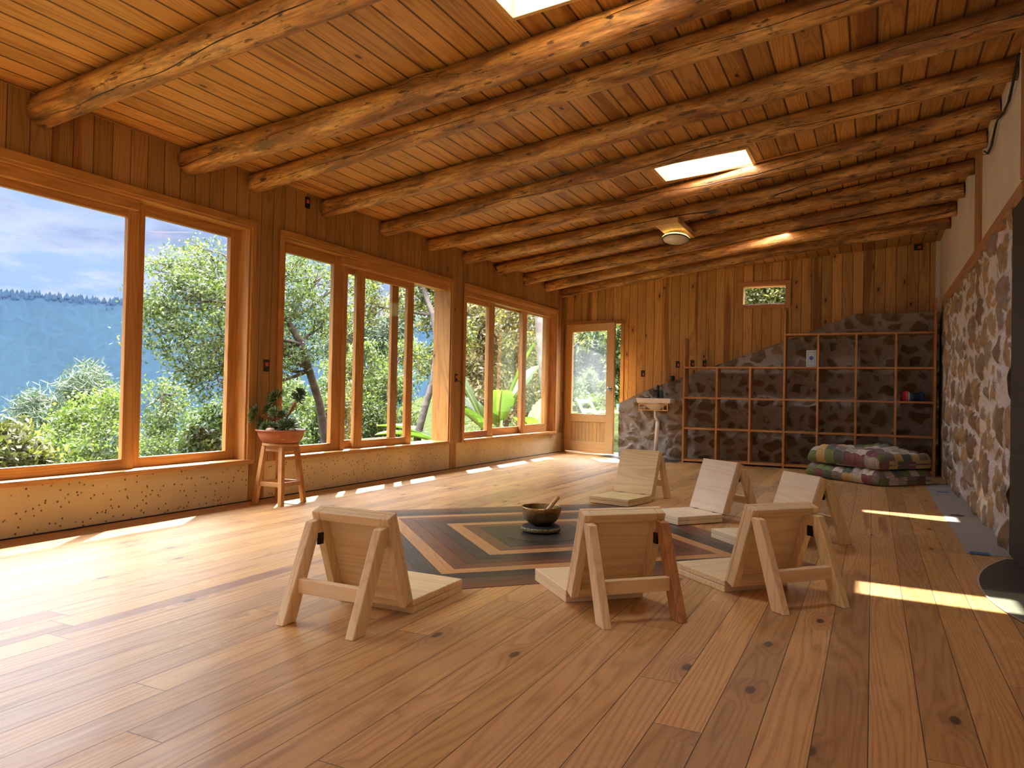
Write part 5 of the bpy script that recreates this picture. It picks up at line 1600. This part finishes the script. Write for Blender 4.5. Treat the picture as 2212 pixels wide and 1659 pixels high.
# banana plants
def banana(loc, leaves, seed, label):
    rr = random.Random(seed)
    root = empty('banana_plant', loc); tag(root, label, 'banana plant', 'banana plants outside')
    f = MB(); f.smooth = True; f.tube([(0, 0, -.3), (0, 0, .5), (.02, 0, .9)], [.09, .075, .05], 12); f.build('stalk', M['leaf_stalk'], root)
    for (az, L, Wd, rise, droop) in leaves:
        d = Vector((math.cos(az), math.sin(az), 0)); s = Vector((-d.y, d.x, 0))
        N_ = 22
        f = MB(); f.smooth = True
        rows = []
        P = []
        for i in range(N_ + 1):
            tt = i / N_
            P.append(Vector((0, 0, .7)) + d * (L * tt * math.cos(rise) + .25 * droop * tt * tt) + Vector((0, 0, L * (math.sin(rise) * tt - droop * .55 * tt * tt))))
        for i in range(2, N_ + 1):
            tt = (i - 2) / (N_ - 2)
            wdt = Wd * 1.15 * math.sin(math.pi * min(1, tt * .93 + .07)) ** .55
            torn = 1 - (.18 if rr.random() < .22 else 0)
            up = Vector((0, 0, 1))
            c = P[i]
            rows.append(f.addv([c - s * wdt * torn + up * wdt * .28, c - s * wdt * .5 + up * wdt * .20, c, c + s * wdt * .5 + up * wdt * .20, c + s * wdt * torn + up * wdt * .28]))
        for a_, b_ in zip(rows, rows[1:]):
            for k in range(4): f.face((a_ + k, a_ + k + 1, b_ + k + 1, b_ + k))
        f.build('leaf', M['banana'], root)
        f = MB(); f.smooth = True; f.tube(P, [.022 * (1 - .85 * i / N_) + .002 for i in range(N_ + 1)], 6); f.build('midrib', M['leaf_stalk'], root)
M['leaf_stalk'] = plain('leaf_stalk', (.28, .36, .11), .5)
def bp(px_, D, z=None):
    p = at(px_, 860, D); return Vector((p.x, p.y, gz(p.x, p.y) if z is None else z))
banana(bp(1078, 12.2, -.35), [(math.radians(20), 1.75, .22, math.radians(72), .25), (math.radians(-60), 1.2, .20, math.radians(50), .5), (math.radians(-150), 1.3, .2, math.radians(35), .5), (math.radians(60), 1.5, .2, math.radians(62), .35),
        (math.radians(200), 1.0, .19, math.radians(40), .6), (math.radians(-100), .9, .17, math.radians(35), .6), (math.radians(120), 1.2, .2, math.radians(45), .5)], 1, 'banana plant with big upright leaves in the middle pane of the third window')
banana(bp(1052, 11.0, -.4), [(math.radians(190), 1.7, .17, math.radians(66), .35), (math.radians(250), .9, .16, math.radians(45), .5), (math.radians(160), .8, .15, math.radians(60), .4)], 2, 'banana plant with a long leaf leaning left in the left pane of the third window')
banana(bp(1150, 13.4, -.5), [(math.radians(70), 1.3, .2, math.radians(28), .35), (math.radians(95), 1.3, .2, math.radians(35), .4), (math.radians(-80), 1.0, .18, math.radians(30), .4), (math.radians(80), 1.0, .18, math.radians(60), .4)], 3, 'banana plant low in the right pane of the third window')
banana(bp(952, 10.6, -.55), [(math.radians(100), 1.3, .17, math.radians(75), .2), (math.radians(190), 1.0, .16, math.radians(30), .5), (math.radians(230), .9, .16, math.radians(25), .5), (math.radians(-30), .9, .16, math.radians(40), .5)], 4, 'banana plant at the right edge of the second window')
# folding chair and table on the terrace
oc = empty('folding_chair', (-5.05 + .35, 13.2, -.02), math.radians(-35)); tag(oc, 'light wooden folding chair on the terrace behind the door glass', 'chair')
f = MB(); f.box((-.2, -.2, .40), (.2, .2, .425)); f.build('seat', M['pale_x'], oc, .003)
for s in (-1, 1):
    f = MB(); f.bar((s * .2, .22, 0), (s * .2, -.30, .86), .025, .045); f.build('leg', M['pale_z'], oc, .003)
    f = MB(); f.bar((s * .17, -.24, 0), (s * .17, .2, .40), .025, .04); f.build('leg', M['pale_z'], oc, .003)
for z in (.62, .80):
    y = .22 - .52 * z / .86
    f = MB(); f.bar((-.19, y, z), (.19, y, z), .02, .07); f.build('back_slat', M['pale_x'], oc, .002)
tb = empty('garden_table', (-4.02, 12.7, -.02)); tag(tb, 'small wooden table on the terrace seen in the gap beside the door', 'table')
f = MB(); f.box((-.35, -.3, .60), (.35, .3, .64)); f.build('table_top', M['pale_x'], tb, .003)
for sx in (-1, 1):
    for sy in (-1, 1):
        f = MB(); f.box((sx * .3 - .03, sy * .25 - .03, 0), (sx * .3 + .03, sy * .25 + .03, .60)); f.build('leg', M['door_z'], tb, .003)
f = MB(); f.smooth = True; f.lathe([(0, 0), (.05, 0), (.07, .12), (.075, .13), (.06, .13), (.05, .11), (0, .11)], 24)
small('glazed_pot', f, M['teal'] if 'teal' in M else plain('teal_glaze', (.04, .22, .22), .25), (-4.02, 12.6, .62), 'small teal pot on the terrace table beside the door', 'pot')
